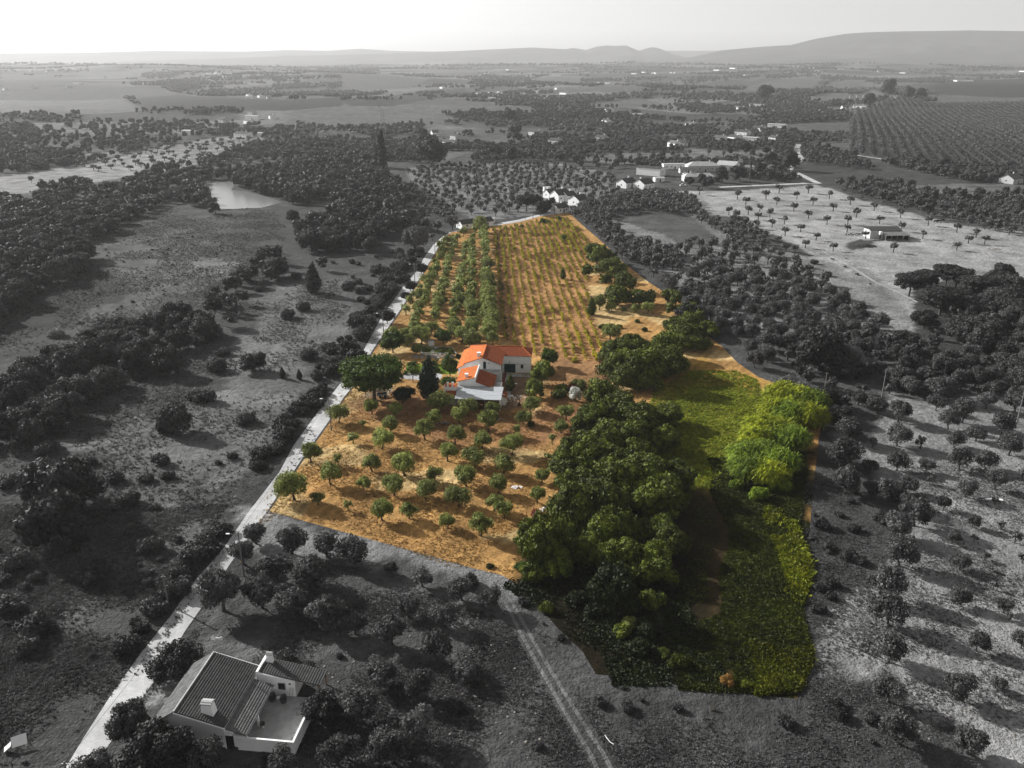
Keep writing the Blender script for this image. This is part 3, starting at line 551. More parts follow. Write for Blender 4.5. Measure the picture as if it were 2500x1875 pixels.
def arch_blades(seed, n, R, hgt, wid=.12, leaves=6, fall=.8):   # cane: stalks with long arching leaves
    r = np.random.default_rng(seed); V = []
    for i in range(n):
        a, q = r.uniform(0, 2*pi), R*math.sqrt(r.uniform(0, 1)); x, y = q*cos(a), q*sin(a)*.85; h = hgt*(1-.35*(q/R)**2)*r.uniform(.7, 1.1)
        ox, oy = x*.25+r.normal()*.25, y*.25+r.normal()*.25
        for k in range(leaves):
            z = h*(.45+.55*(k+1)/leaves); b = r.uniform(0, 2*pi); l = r.uniform(.6, 1.25)*wid*9; px, py = x+ox*z/h, y+oy*z/h
            dx, dy = cos(b), sin(b); wx, wy = -dy*wid*.5, dx*wid*.5
            m1 = (px+dx*l*.42, py+dy*l*.42, z+l*.38); e = (px+dx*l*.95, py+dy*l*.95, z+l*(.35-.75*fall*r.uniform(0, 1)))
            V += [(px-wx*.5, py-wy*.5, z), (px+wx*.5, py+wy*.5, z), (m1[0]+wx, m1[1]+wy, m1[2]), (m1[0]-wx, m1[1]-wy, m1[2])]
            V += [(m1[0]-wx, m1[1]-wy, m1[2]), (m1[0]+wx, m1[1]+wy, m1[2]), (e[0]+wx*.15, e[1]+wy*.15, e[2]), (e[0]-wx*.15, e[1]-wy*.15, e[2])]
    return np.array(V)
MESH = {}
def tree_meshes(kind, vi, leafmat, barkmat):
    key = (kind, vi, leafmat)
    if key not in MESH:
        (V, L, Tt), tr, _ = KIND[kind][vi]
        MESH[key] = (np_mesh('crown', V, L, Tt, [leafmat]), tr.mesh('trunk', barkmat) if tr else None)
    return MESH[key]
TREES = []   # dicts: x, y, kind, col(True/False), s (scale), name, label fields, group, leaf
def tree(x, y, kind, leaf, s=1.0, name='tree', label=None, group=None, cat='tree', rot=None, region=None, must=False, sz=None):
    TREES.append(dict(x=x, y=y, kind=kind, leaf=leaf, s=s, name=name, label=label, group=group, cat=cat, rot=random.uniform(0, 6.28) if rot is None else rot, region=region, must=must, sz=sz or s*random.uniform(.9, 1.12)*(1.14 if kind == 'olive' else 1)))
# ------------------------------------------------------------------ buildings
CLEAR = []   # (x, y, radius) kept free of scattered trees
def gable_house(label, x, y, rz, l, w_, h, rh, wall='white', roof='roof_g', name='house', wins=2, door=True, chim=1, hip=0, course=.45, oh=.3, group=None, gwin=True, cat='house'):
    """ridge along local x; l = length, w_ = width; the long wall facing local -y carries door and windows"""
    z = float(hf(x, y)); t = thing(name, label, cat, (x, y, z), rz, group); CLEAR.append((x, y, max(l, w_)*.62+1.5)); (y > 500) and CLEAR.append((x*(1-9/y), y-9-y*.004, max(l, w_)*.5+4))
    a, b = l/2, w_/2; m = MB(); e = hip
    m.prism([(-a,-b),(a,-b),(a,b),(-a,b)], -.6, [h]*4)
    if not hip:
        for s in (-1, 1):
            P = [(s*a, -b, h), (s*a, b, h), (s*a, 0, h+rh)]; Q = [(s*(a-.25), p[1], p[2]) for p in P]; m.face(P if s > 0 else P[::-1]); m.face(Q[::-1] if s > 0 else Q)
    m.build('wall', wall, t)
    r = MB(); o2 = oh*rh/b; X = a+oh; fl = roof in ('roof_gl', 'sheet')
    for s in (-1, 1):
        e0, e1 = (-X, s*(b+oh), h-o2+.06), (X, s*(b+oh), h-o2+.06); r0, r1 = (-X+e+(oh if e else 0), 0, h+rh+.06), (X-e-(oh if e else 0), 0, h+rh+.06)
        q = (e0, e1, r1, r0) if s < 0 else (e1, e0, r0, r1)
        r.tiles(*q, course=9 if fl else course, step=0 if fl else .05)
    if hip:
        for s in (-1, 1):
            q = ((s*X, s*(b+oh)*-1, h-o2+.06), (s*X, s*(b+oh), h-o2+.06), (s*(X-e-oh), .01*s, h+rh+.06), (s*(X-e-oh), -.01*s, h+rh+.06)); r.tiles(*q, course=9 if fl else course, step=0 if fl else .05)
    ro = r.build('roof', roof, t)
    if chim:
        c = MB(); cx = a*.45 if chim == 1 else -a*.5; c.box(cx-.4, cx+.4, .3, 1.0, h+rh*.4, h+rh+.9); c.box(cx-.5, cx+.5, .2, 1.1, h+rh+.9, h+rh+1.02); c.build('chimney', wall, ro)
    for i in range(wins):
        wx = -a+l*(i+.7)/(wins+.4+(1 if door else 0)) + (0 if i < wins/2 or not door else l/(wins+1.4)*.9)
        if wx > a-.6: continue
        wf = MB(); wf.box(wx-.5, wx+.5, -b-.05, -b+.02, h*.38, h*.38+1.1); f = wf.build('window', 'white_old', t); p = MB(); p.box(wx-.38, wx+.38, -b-.08, -b-.051, h*.38+.1, h*.38+1.0); p.build('pane', 'glass', f)
    if gwin:
        for s in (-1, 1):
            p = MB(); p.box(s*a-.05, s*a+.05, -.4, .4, h*.45, h*.45+.9); p.build('window', 'glass', t)
    if door:
        p = MB(); dx = -a+l*.55; p.box(dx-.5, dx+.5, -b-.06, -b+.02, -.05, 2.05); p.build('door', 'void', t)
    return t
def px_m(tile, x, y):                       # metres per tile unit at that photo point
    gx, gy = G(*T(tile, x, y)); s = {1:.377,2:.377,3:.377,'v':.217,'a':.1808}[tile]; return gx, gy, s*(gy*CP+(CAMH-float(hf(gx, gy)))*SP)/F
# -- the main farmhouse of the coloured plot (local frame turned -4.5 degrees)
fh = thing('farmhouse', 'white farmhouse with bright orange tiled roofs in the middle of the plot', 'house', (-2.9, 185, 0), radians(-4.5)); CLEAR += [(-8, 196, 13), (-6, 212, 12), (0, 216, 8), (2, 200, 9)]
m = MB(); m.prism([(-11.1,18.4),(-1.5,18.4),(-1.5,32.7),(-11.1,32.7)], -.1, [5.5]*4)                       # main block
m.face([(-11.1,18.4,5.5),(-1.5,18.4,5.5),(-6.3,18.4,7.25)]); m.face([(-11.1,18.65,5.5),(-6.3,18.65,7.25),(-1.5,18.65,5.5)])
m.prism([(-12.9,18.41),(-11.1,18.41),(-11.1,32.6),(-12.9,32.6)], -.1, [4.2,5.0,5.0,4.2])                   # lean-to on its left
m.build('wall', 'white', fh)
m = MB(); m.prism([(-1.5,27),(5.8,27),(5.8,33.6),(-1.5,33.6)], -.1, [5.0]*4); m.build('wing', 'white', fh)
m = MB(); m.prism([(-11.4,7.2),(-7,7.2),(-7,16.4),(-11.4,16.4)], -.1, [4.7,5.75,5.75,4.7]); m.prism([(-7,7.21),(-2.6,7.21),(-2.6,16.0),(-7,16.0)], -.1, [4.75,3.25,3.25,4.75])
m.prism([(-7.12,7.1),(-6.88,7.1),(-6.88,16.5),(-7.12,16.5)], 3, [6.0]*4); m.build('front_block', 'white', fh)
m = MB(); m.box(-7, -1.5, 16.42, 18.39, -.1, 3.9); m.build('terrace_block', 'white_old', fh)
m = MB(); m.box(-6.9, -1.55, 16.5, 18.38, 3.905, 3.95); m.build('terrace_floor', 'concrete', fh)
m = MB(); m.box(-2.58, -.6, 9, 12.6, -.1, 2.7); m.build('side_block', 'white', fh)
m = MB(); m.box(-2.5, -.68, 9.1, 12.5, 2.705, 2.76); m.build('side_terrace_floor', 'concrete', fh)
r = MB(); r.tiles((-11.4,18,5.45),(-11.4,33.1,5.45),(-6.3,28.2,7.4),(-6.3,18,7.4), .4); r.tiles((-11.4,33.1,5.4),(-1.2,33.1,5.4),(-6.3,28.3,7.36),(-6.3,28.2,7.36), .4)
r.build('roof', 'roof_o', fh)
r = MB(); r.tiles((-1.2,33.1,5.45),(-1.2,18,5.45),(-6.3,18,7.4),(-6.3,28.2,7.4), .4); rr = r.build('roof', 'roof_r', fh); tag(rr, 'red right-hand slope of the main roof, colour darkened for shade')  # slope away from the sun, its shade put into darker tiles
r = MB(); r.tiles((-13.3,18,4.1),(-13.3,32.9,4.1),(-11.3,32.9,5.1),(-11.3,18,5.1), .4); tag(r.build('roof', 'roof_o', fh), 'lower lean-to roof along the left side')
r = MB(); r.tiles((-1.2,26.6,5.0),(6.2,26.6,5.0),(3.3,30.3,6.5),(-4.6,30.3,6.5), .4); r.tiles((6.2,26.6,5.0),(6.2,34,5.0),(3.3,30.4,6.5),(3.3,30.3,6.5), .4); r.tiles((6.2,34,5.0),(-1.2,34,5.0),(-4.6,30.3,6.5),(3.3,30.3,6.5), .4)
tag(r.build('wing_roof', 'roof_r', fh), 'striped red hipped roof of the wing')
r = MB(); r.tiles((-11.8,7,4.72),(-11.8,16.2,4.72),(-7.12,16.2,5.88),(-7.12,7,5.88), .4); tag(r.build('roof', 'roof_o', fh), 'orange skillion roof of the front block')
r = MB(); r.tiles((-2.3,16.0,3.22),(-2.3,6.8,3.22),(-6.88,6.8,4.88),(-6.88,16.0,4.88), .4); tag(r.build('roof', 'roof_r', fh), 'red skillion roof of the front block, colour darkened for shade')  # right-facing slope, tile colour darkened as if in shade
for (x0, x1, y0, y1, z0, z1) in ((-7.9,-7.0,19.3,20.1,6.2,8.2), (-9.7,-9.0,8.3,9.1,4.9,6.3)):
    c = MB(); c.box(x0, x1, y0, y1, z0, z1-.25); c.box(x0-.08, x1+.08, y0-.08, y1+.08, z1-.12, z1); c.box(x0+.05, x0+.2, y0+.05, y1-.05, z1-.25, z1-.12); c.box(x1-.2, x1-.05, y0+.05, y1-.05, z1-.25, z1-.12); ch = c.build('chimney', 'white', fh)
m = MB(); m.slab([(-11.2,-.3,3.05),(.2,-.3,3.05),(.2,7.18,3.55),(-11.2,7.18,3.55)], .12); me_ = m.mesh('canopy', 'sheet')
m = MB(); m.tiles((-11.2,-.3,3.05),(.2,-.3,3.05),(.2,7.15,3.55),(-11.2,7.15,3.55), 1.9, .03, .1); m.build('canopy', 'sheet', fh)
m = MB(); m.box(-.25, 0, 0, 7.1, -.1, 2.95); m.build('canopy_wall', 'white', fh); m = MB(); m.box(-11.1, -10.95, 3, 7.1, -.1, 2.95); m.build('canopy_wall', 'white', fh)
for xx in (-11, -7.5, -3.8):
    m = MB(); m.box(xx-.1, xx+.1, 0, .2, -.1, 2.95); m.build('post', 'metal', fh)
m = MB(); m.box(-14.6, -11.42, 4.9, 6.9, -.1, 3.8); m.box(-14.7, -11.4, 4.8, 4.95, 3.8, 4.0); m.box(-14.7, -14.55, 4.95, 6.9, 3.8, 4.0); m.box(-13.9, -11.42, 3.0, 4.88, -.1, 2.4); m.build('annex', 'white', fh)
r = MB(); r.tiles((-14.5,4.95,3.86),(-11.45,4.95,3.86),(-11.45,6.9,4.3),(-14.5,6.9,4.3), .4); r.build('annex_roof', 'roof_o', fh)
r = MB(); r.tiles((-14.1,2.8,2.45),(-11.45,2.8,2.45),(-11.45,4.85,3.1),(-14.1,4.85,3.1), .4); r.build('annex_roof', 'roof_r', fh)
for xx in (-13.7, -12.5):
    c = MB(); c.box(xx-.17, xx+.17, 5.2, 5.6, 3.9, 5.0); c.box(xx-.27, xx+.27, 5.1, 5.7, 5.0, 5.1); c.build('chimney', 'white', fh)
r = MB(); r.tiles((1.3,3.5,2.0),(1.3,7.0,2.0),(.03,7.0,2.6),(.03,3.5,2.6), .4); r.build('side_roof', 'roof_r', fh)
m = MB(); m.prism([(.03,3.7),(1.1,3.7),(1.1,6.9),(.03,6.9)], -.1, [2.4,1.95,1.95,2.4]); m.build('side_shed', 'white', fh)
def win(parent, x0, x1, y, z0, z1, mat='glass', name='window', frame='white', ax='y', sgn=-1):
    m = MB(); p = MB(); d = .05
    if ax == 'y': m.box(x0-.1, x1+.1, min(y, y+sgn*d), max(y, y+sgn*d), z0-.1, z1+.1); p.box(x0, x1, min(y+sgn*d, y+sgn*.08), max(y+sgn*d, y+sgn*.08), z0, z1)
    else: m.box(min(y, y+sgn*d), max(y, y+sgn*d), x0-.1, x1+.1, z0-.1, z1+.1); p.box(min(y+sgn*d, y+sgn*.08), max(y+sgn*d, y+sgn*.08), x0, x1, z0, z1)
    f = m.build(name, frame, parent); p.build('pane' if name == 'window' else 'leaf', mat, f); return f
win(fh, -6.2, -5.45, 18.39, 4.1, 6.1, 'greendoor', 'balcony_door'); win(fh, -1.3, 1.7, 26.99, .05, 2.5, 'greendoor', 'garage_door', 'greywall'); win(fh, 3.2, 3.9, 26.99, 1.3, 2.4)
m = MB(); m.box(1.7, 4.7, 26.85, 26.98, 2.5, 2.6); m.build('ledge', 'greywall', fh)
m = MB(); m.box(-.05, .2, 26.7, 26.98, 2.95, 3.15); m.build('lamp', 'void', fh)
for y0, z0, z1 in ((19.2, 3.0, 4.9), (21.2, .1, 2.2), (21.2, 3.0, 4.6), (23.6, .1, 2.2), (24.0, 3.0, 4.6)): win(fh, y0, y0+.9, -1.5, z0, z1, 'glass', 'window', 'white_old', 'x', 1)
win(fh, 10.2, 11.0, -2.58, 3.0-.2, 3.1, 'glass', 'window', 'white', 'x', 1)
m = MB(); m.tube([(-5.0,18.34,5.9), (-4.3,18.1,5.6)], .03, 4); m.tube([(-4.8,18.2,5.4), (-4.5,18.2,6.1)], .03, 4); m.build('antenna', 'metal', fh)
for P_ in (((-6.3,18,7.47),(-6.3,28.2,7.47)), ((-4.6,30.3,6.55),(3.3,30.3,6.55)), ((-6.3,28.2,7.45),(-11.4,33.1,5.5)), ((3.3,30.3,6.55),(6.2,26.6,5.07))):
    r = MB(); r.tube(P_, .13, 6); r.build('ridge_cap', 'roof_o', fh)
r = MB(); r.tube([(-11.5,17.93,5.4),(-6.3,17.93,7.38)], .09, 5); r.build('verge', 'roof_r', fh)
r = MB(); r.tube([(-6.3,17.93,7.38),(-1.1,17.93,5.4)], .09, 5); r.build('verge', 'roof_r', fh)
# -- near house at the lower left (local frame turned -6.5 degrees)
nh = thing('farmhouse', 'white house with mossy grey tiled roofs and walled patio at the lower left', 'house', (-44.9, 80.3, 0), radians(-6.5)); CLEAR += [(-40, 85, 6.5), (-31, 82, 6.5), (-31, 88, 6)]
m = MB(); m.prism([(0.2,-.4),(9.2,-.4),(9.2,10),(0.2,10)], -.1, [2.9]*4)
for y in (-.4, 10.0):
    P = [(.2, y, 2.9), (9.2, y, 2.9), (9.2, y, 3.4), (3.2, y, 5.15)]; m.face(P if y < 0 else P[::-1])
m.face([(9.2,-.4,2.9),(9.2,10,2.9),(9.2,10,3.4),(9.2,-.4,3.4)]); m.build('wall', 'white', nh)
r = MB(); r.tiles((0-.2,10.4,2.95),(-.2,-.7,2.95),(3.2,-.7,5.3),(3.2,10.4,5.3), .34, .08); tag(r.build('roof', 'roof_gl2' if 'roof_gl2' in M else 'roof_g', nh), 'pale worn left slope')
r = MB(); r.tiles((9.5,-.7,3.5),(9.5,10.4,3.5),(3.2,10.4,5.3),(3.2,-.7,5.3), .34, .08); rf = r.build('roof', 'roof_gd', nh)
r = MB(); r.tube([(3.2,-.7,5.33),(3.2,10.4,5.33)], .11, 6); r.build('ridge_cap', 'white_old', nh)
r = MB(); r.slab([(3.2,-.84,5.22),(9.6,-.84,3.40),(9.6,-.71,3.40),(3.2,-.71,5.22)], .1); r.build('verge', 'white', nh); r = MB(); r.slab([(3.2,10.42,5.3),(9.5,10.42,3.5),(9.5,10.55,3.5),(3.2,10.55,5.3)], .1); r.build('verge', 'white', nh)
r = MB(); r.tiles((12.2,-.7,2.55),(12.2,8.2,2.55),(9.55,8.2,3.32),(9.55,-.7,3.32), .34, .08); r.build('porch_roof', 'roof_g', nh)
m = MB(); m.tube([(12.27,-.8,2.5),(12.27,8.3,2.5)], .08, 6); m.build('gutter', 'metal', nh)
m = MB(); m.box(11.75, 12.0, 3.3, 3.55, .1, 2.45); m.build('porch_post', 'white', nh)
m = MB(); m.box(10.45, 18.2, -.6, -.35, -.1, 2.0); m.box(17.95, 18.2, -.35, 5.2, -.1, 2.0); m.box(10.45, 12.3, -.58, -.37, 2.0, 2.2); m.box(9.21, 9.35, -.6, -.35, -.1, 2.3); m.build('patio_wall', 'white', nh)
m = MB(); m.box(9.36, 10.42, -.52, -.46, 0, 2.0); m.build('gate', 'void', nh)
m = MB(); m.box(9.21, 17.94, -.34, 9.0, -.1, .12); m.build('patio_floor', 'concrete', nh)
m = MB(); m.prism([(9.9,9.0),(14.8,9.0),(14.8,11.8),(9.9,11.8)], -.1, [3.5,2.55,2.55,3.5]); m.build('wing', 'white', nh)
m = MB(); m.prism([(9.6,8.85),(9.9,8.85),(9.9,12.1),(9.6,12.1)], -.1, [3.95]*4); m.slab([(9.9,8.85,3.75),(14.9,8.85,2.75),(14.9,9.0,2.75),(9.9,9.0,3.75)], .25); m.build('parapet', 'white', nh)
def tilt_tiles(m_, x0, x1, y0, y1, z0, z1, mi=0): m_.tiles((x1,y0,z1),(x1,y1,z1),(x0,y1,z0),(x0,y0,z0), .34, .08)
r = MB(); tilt_tiles(r, 9.92, 18.3, 9.02, 12.0, 3.72, 2.3); r.build('wing_roof', 'roof_gd', nh)
r = MB(); tilt_tiles(r, 9.0, 9.6, 7.9, 10.2, 3.55, 3.35); r.build('link_roof', 'roof_gl', nh)
for pts in ((18.1, 9.2), (18.1, 11.8)):
    m = MB(); m.box(pts[0]-.1, pts[0]+.1, pts[1]-.1, pts[1]+.1, -.1, 2.25); m.build('carport_post', 'wood', nh)
win(nh, 12.5, 13.4, 9.0, 1.2, 2.2, 'glass', 'window', 'greywall')
m = MB(); m.prism([(12.52,8.93),(12.98,8.93),(12.98,8.95),(12.52,8.95)], 1.2, [2.2]*4); m.build('shutter', 'white_old', nh)
m = MB(); m.box(14.0, 14.25, 8.9, 8.98, 2.1, 2.3); m.build('vent', 'void', nh)
def frustum(cx, cy, z0, z1, a0, b0, a1, b1):
    m = MB(); B = [(cx-a0,cy-b0,z0),(cx+a0,cy-b0,z0),(cx+a0,cy+b0,z0),(cx-a0,cy+b0,z0)]; Tq = [(cx-a1,cy-b1,z1),(cx+a1,cy-b1,z1),(cx+a1,cy+b1,z1),(cx-a1,cy+b1,z1)]
    m.face(Tq); m.face(B[::-1])
    for i in range(4): m.face([B[i], B[(i+1)%4], Tq[(i+1)%4], Tq[i]])
    return m
for cx, cy, z0, z1, a0 in ((6.9, .9, 3.9, 5.75, .85), (10.6, 11.4, 2.8, 4.9, .5)):
    ch = frustum(cx, cy, z0, z1, a0, a0*.7, a0*.72, a0*.5).build('chimney', 'white', nh)
    c = MB(); c.tiles((cx-a0*.85,cy-a0*.62,z1+.03),(cx+a0*.85,cy-a0*.62,z1+.03),(cx+a0*.85,cy,z1+.3),(cx-a0*.85,cy,z1+.3), .3); c.tiles((cx+a0*.85,cy+a0*.62,z1+.03),(cx-a0*.85,cy+a0*.62,z1+.03),(cx-a0*.85,cy,z1+.3),(cx+a0*.85,cy,z1+.3), .3); c.build('chimney_cap', 'roof_gl', ch)
# weather vane on the ridge end
def nloc(x, y, z=0):
    a = radians(-6.5); return (-44.9+x*cos(a)-y*sin(a), 80.3+x*sin(a)+y*cos(a), z)
wv = thing('weather_vane', 'white bird weather vane on a thin pole behind the mossy roof ridge', 'weather vane', nloc(3.2, 10.8, 0), radians(-6.5))
m = MB(); m.tube([(0,0,0),(0,0,7.0)], .03, 6); m.build('pole', 'metal', wv)
m = MB(); m.face([(-.25,-.02,7.0),(.25,-.02,7.0),(.3,-.02,7.35),(.05,-.02,7.8),(-.3,-.02,7.45)]); m.face([(-.3,.02,7.45),(.05,.02,7.8),(.3,.02,7.35),(.25,.02,7.0),(-.25,.02,7.0)]); m.box(.35, 1.25, -.03, .03, 7.25, 7.45); m.box(1.0, 1.3, -.03, .03, 7.15, 7.6); m.box(-.35,.4,-.025,.025,7.3,7.4); m.build('bird', 'white', wv)
def chair(label, x, y, rz):
    t = thing('armchair', label, 'chair', nloc(x, y, .12), rz, 'wicker armchairs on the patio')
    m = MB(); m.tube([(0,0,0),(0,0,.38)], [.38, .42], 10); m.build('seat', 'wicker', t)
    m = MB(); n = 10; I = [(.44*cos(a), .44*sin(a)) for a in [pi*(-.05+1.1*i/n) for i in range(n+1)]]
    for i in range(n):
        p, q = I[i], I[i+1]; h0, h1 = .6+.45*sin(pi*i/n), .6+.45*sin(pi*(i+1)/n)
        m.face([(*p,.3),(*q,.3),(q[0]*1.12,q[1]*1.12,h1),(p[0]*1.12,p[1]*1.12,h0)]); k = .9; m.face([(p[0]*k,p[1]*k,.3),(p[0]*1.02,p[1]*1.02,h0),(q[0]*1.02,q[1]*1.02,h1),(q[0]*k,q[1]*k,.3)]); m.face([(p[0]*1.02,p[1]*1.02,h0),(p[0]*1.12,p[1]*1.12,h0),(q[0]*1.12,q[1]*1.12,h1),(q[0]*1.02,q[1]*1.02,h1)])
    m.build('backrest', 'wicker', t); return t
chair('left wicker armchair beside the small table on the patio', 11.95, 7.9, radians(10)); chair('right wicker armchair beside the small table on the patio', 13.5, 7.8, radians(-10))
t = thing('side_table', 'small white table between the two wicker armchairs', 'table', nloc(12.75, 8.1, .12)); m = MB(); m.tube([(0,0,.44),(0,0,.48)], .3, 12); m.build('table_top', 'white', t)
for a in (0, 2.1, 4.2): m = MB(); m.tube([(.22*cos(a),.22*sin(a),0),(.15*cos(a),.15*sin(a),.44)], .025, 5); m.build('leg', 'white', t)
t = thing('ladder', 'short grey ladder leaning on the white patio wing wall', 'ladder', nloc(14.35, 8.6, .12), radians(-6.5)); m = MB()
for s in (-.22, .22): m.tube([(s,-.35,0),(s,.3,1.5)], .03, 5)
m.build('rail', 'metal', t)
for k in range(5): m = MB(); m.tube([(-.22,-.3+.13*k,.15+.3*k),(.22,-.3+.13*k,.15+.3*k)], .022, 5); m.build('rung', 'metal', t)
for lx, ly, lb in ((12.5, 3.2, 'potted plant beside the white porch post'), (11.9, .3, 'dark low planter inside the patio wall')):
    t = thing('flower_pot', lb, 'plant pot', nloc(lx, ly, .12)); m = MB(); m.tube([(0,0,0),(0,0,.35)], [.15,.22], 9); m.build('pot', 'greywall', t)
    V, L, Tt = crown_geo(5, [(0,0,.55,.3,.3,.25)], 60, .16); obj('plant', np_mesh('plant', V, L, Tt, ['dark_g']), t)
# -- white farm buildings behind the plot
def hs(tile, x, y, dx, dy, *a, **k):         # house whose centre is dx, dy metres from the ground point
    gx, gy = G(*T(tile, x, y)); return gable_house(a[0], gx+dx, gy+dy, radians(a[1]), *a[2:], **k)
hs('a', 1895, 410, -2.2, 5.5, 'white gabled barn with dark roof, rightmost of the farm behind the plot', 42, 8.5, 9, 3.6, 2.6, roof='roof_gd', course=.8)
hs('a', 1520, 505, 2.8, 4.6, 'white cottage with dark roof facing the far corner of the plot', 42, 8.5, 6.5, 3.0, 2.0, roof='roof_gd', course=.8)
hs('a', 1380, 440, 2.0, 5, 'low white outbuilding left of the corner cottage, half behind trees', 42, 7, 5, 2.5, 1.5, roof='roof_gd', course=.8)
hs('a', 1600, 365, 0, 10, 'tall white gabled farmhouse in the middle of the farm behind the plot', 40, 10, 8, 4.2, 2.8, roof='roof_gd', course=.8)
hs('a', 1735, 355, -1, 7, 'white gabled building between the tall farmhouse and right barn', 40, 7.5, 6.5, 3.6, 2.2, roof='roof_gd', course=.8)
hs('a', 1460, 310, 0, 7, 'narrow white gable with chimney at the left of the farm group', 40, 7, 5.5, 3.4, 2.0, roof='roof_gd', course=.8, chim=2)
hs('a', 1410, 228, 0, 2.5, 'small white flat-roofed hut in the grove behind the farm', 10, 4.2, 4, 3.6, .25, roof='roof_gl', course=.8, chim=0, wins=1)
hs('a', 385, 700, 2.0, 4.0, 'long low white shed with dark roof beside the road bend', 33, 19, 6, 2.6, 1.7, roof='roof_gd', wins=3, course=.8, chim=0, name='shed', cat='shed')
hs('a', 640, 640, 0, 2, 'small pale flat-roofed shed at the end of the long shed', 33, 4.5, 3.5, 2.4, .2, roof='roof_gl', wins=0, chim=0, name='shed', cat='shed')
# -- villa group
hs('v', 420, 365, 0, 5, 'long white windowless warehouse, leftmost of the villa group', -38, 20, 9, 5.5, .9, roof='roof_gd', wins=0, chim=0, door=False, name='warehouse', cat='warehouse', course=1)
hs('v', 670, 300, 0, 5, 'long shed with pale flat roof behind the villa', 6, 17, 6, 4, .4, roof='roof_gl', wins=3, chim=0, course=1, name='shed', cat='shed')
hs('v', 1010, 330, 0, 8, 'large villa with pale hipped roof in the middle of its group', 2, 25, 12, 4.6, 2.6, roof='roof_gl', wall='greywall', wins=6, hip=5, course=1)
hs('v', 830, 345, 0, 5, 'low grey wing with dark roof left of the villa', 2, 12, 6, 3, 1.4, roof='roof_g', wall='greywall', wins=3, course=1, chim=0)
hs('v', 1300, 310, 0, 7, 'white gabled hall with pale and dark roof right of the villa', -32, 15, 13, 4.2, 2.6, roof='roof_gl', wins=2, course=1, chim=0)
hs('v', 1520, 310, 0, 2, 'small white annex beside the palm right of the villa', 10, 7, 5, 3, 1.2, roof='roof_gl', wins=1, chim=0, course=1)
hs('v', 960, 435, 0, 6, 'grey walled house with white windows in front of the villa', 3, 22, 9, 3.6, 2.0, roof='roof_gl', wall='greywall', wins=4, hip=3, course=1, chim=2)
hs('v', 505, 435, 0, 3, 'small white flat annex under the trees left of the villa', 10, 7, 5, 2.8, .5, roof='roof_gl', wins=1, chim=0, course=1)
hs('v', 150, 510, 0, 7, 'white gabled farmhouse at the front left corner of the villa group', 42, 11, 9, 3.6, 2.6, roof='roof_gd', wins=2, course=.8)
hs('v', 345, 520, 0, 7, 'second white gabled farmhouse right beside the corner farmhouse', 42, 11, 10, 3.6, 2.8, roof='roof_gd', wins=2, course=.8, chim=2)
# -- open barn on the light field
bx, by = G(2183, 588); bn = thing('barn', 'open barn with grey sheet roof and pale lean-to on the light field', 'barn', (bx, by, 0), radians(2)); CLEAR.append((bx, by+5, 10))
m = MB(); m.box(-9.5, 5.5, 5.5, 13, -.1, 3.8); m.build('wall', 'greywall', bn)
r = MB(); r.tiles((-10,5.1,3.9),(6,5.1,3.9),(5.4,9.3,5.3),(-9.4,9.3,5.3), 9, 0); r.tiles((6,13.6,3.9),(-10,13.6,3.9),(-9.4,9.3,5.3),(5.4,9.3,5.3), 9, 0); r.build('roof', 'barnroof', bn)
r = MB(); r.tiles((-4.6,-.3,2.6),(7.6,-.3,2.6),(6.0,5.3,3.6),(-5.6,5.3,3.6), 9, 0); r.build('lean_to_roof', 'barnroof2', bn)
for i in range(5): m = MB(); m.box(-4.3+2.8*i-.1, -4.3+2.8*i+.1, 0, .2, -.1, 2.55); m.build('post', 'metal', bn)
m = MB(); m.box(7.2, 7.35, .2, 5.2, -.1, 2.7); m.build('side_wall', 'void', bn)
m = MB(); m.box(-5, 7.1, 5.35, 5.48, -.1, 3.1); m.build('back_wall', 'void', bn)
m = MB(); m.box(-4.0, -1.4, 5.2, 5.34, 0, 2.2); m.build('door', 'metal', bn)
t = thing('water_tank', 'white cube water tank on a stand at the barn corner', 'tank', (bx-5.9, by+2.5, 0)); m = MB(); m.box(-.6,.6,-.6,.6,2.6,3.9); m.box(-.5,.5,-.5,.5,3.9,4.0); m.build('tank', 'white', t)
for sx in (-.5, .5):
    for sy in (-.5, .5): m = MB(); m.box(sx-.05, sx+.05, sy-.05, sy+.05, 0, 2.6); m.build('leg', 'metal', t)
def pile(name, label, cat, x, y, R, hgt, n, mats, seed, flat=.6):
    t = thing(name, label, cat, (x, y, float(hf(x, y)))); r = random.Random(seed); m = MB(); iv, if_ = ICO1
    for i in range(n):
        a, q = r.uniform(0, 6.28), R*math.sqrt(r.uniform(0, 1)); s = r.uniform(.15, .38)*(R**.5)*.6; cx, cy, cz = q*cos(a)*1.5, q*sin(a), hgt*(1-q/R)*r.uniform(.3, 1); mi = r.randrange(len(mats))
        b0 = len(m.v); V = [(cx+v[0]*s*r.uniform(.7,1.5), cy+v[1]*s*r.uniform(.7,1.5), cz+v[2]*s*flat) for v in iv]
        for f in if_: m.face([V[k] for k in f], mi)
    m.build('heap', mats, t); return t
x, y = G(*T('n', 2113, 601)); pile('brush_heap', 'dark heap of cut brush in front of the open barn', 'brush pile', x, y, 3.6, 1.3, 120, ['dark', 'bark_g'], 1)
x, y = G(*T(3, 2010, 1612)); pile('rubble_heap', 'pale rubble heap near the right edge of the light field', 'rubble', x, y, 2.2, .7, 60, ['stone', 'greywall'], 2)
x, y = G(*T(3, 910, 1575)); pile('rubble_heap', 'low grey rubble heap between path and barn', 'rubble', x, y, 2, .5, 50, ['greywall', 'stone'], 3)
x, y = G(*T('n', 2082, 573)); pile('scrap_heap', 'dark scrap heap with pale bits left of the barn', 'scrap', x, y, 2.6, 1.2, 60, ['dark', 'dark', 'white_old'], 4)
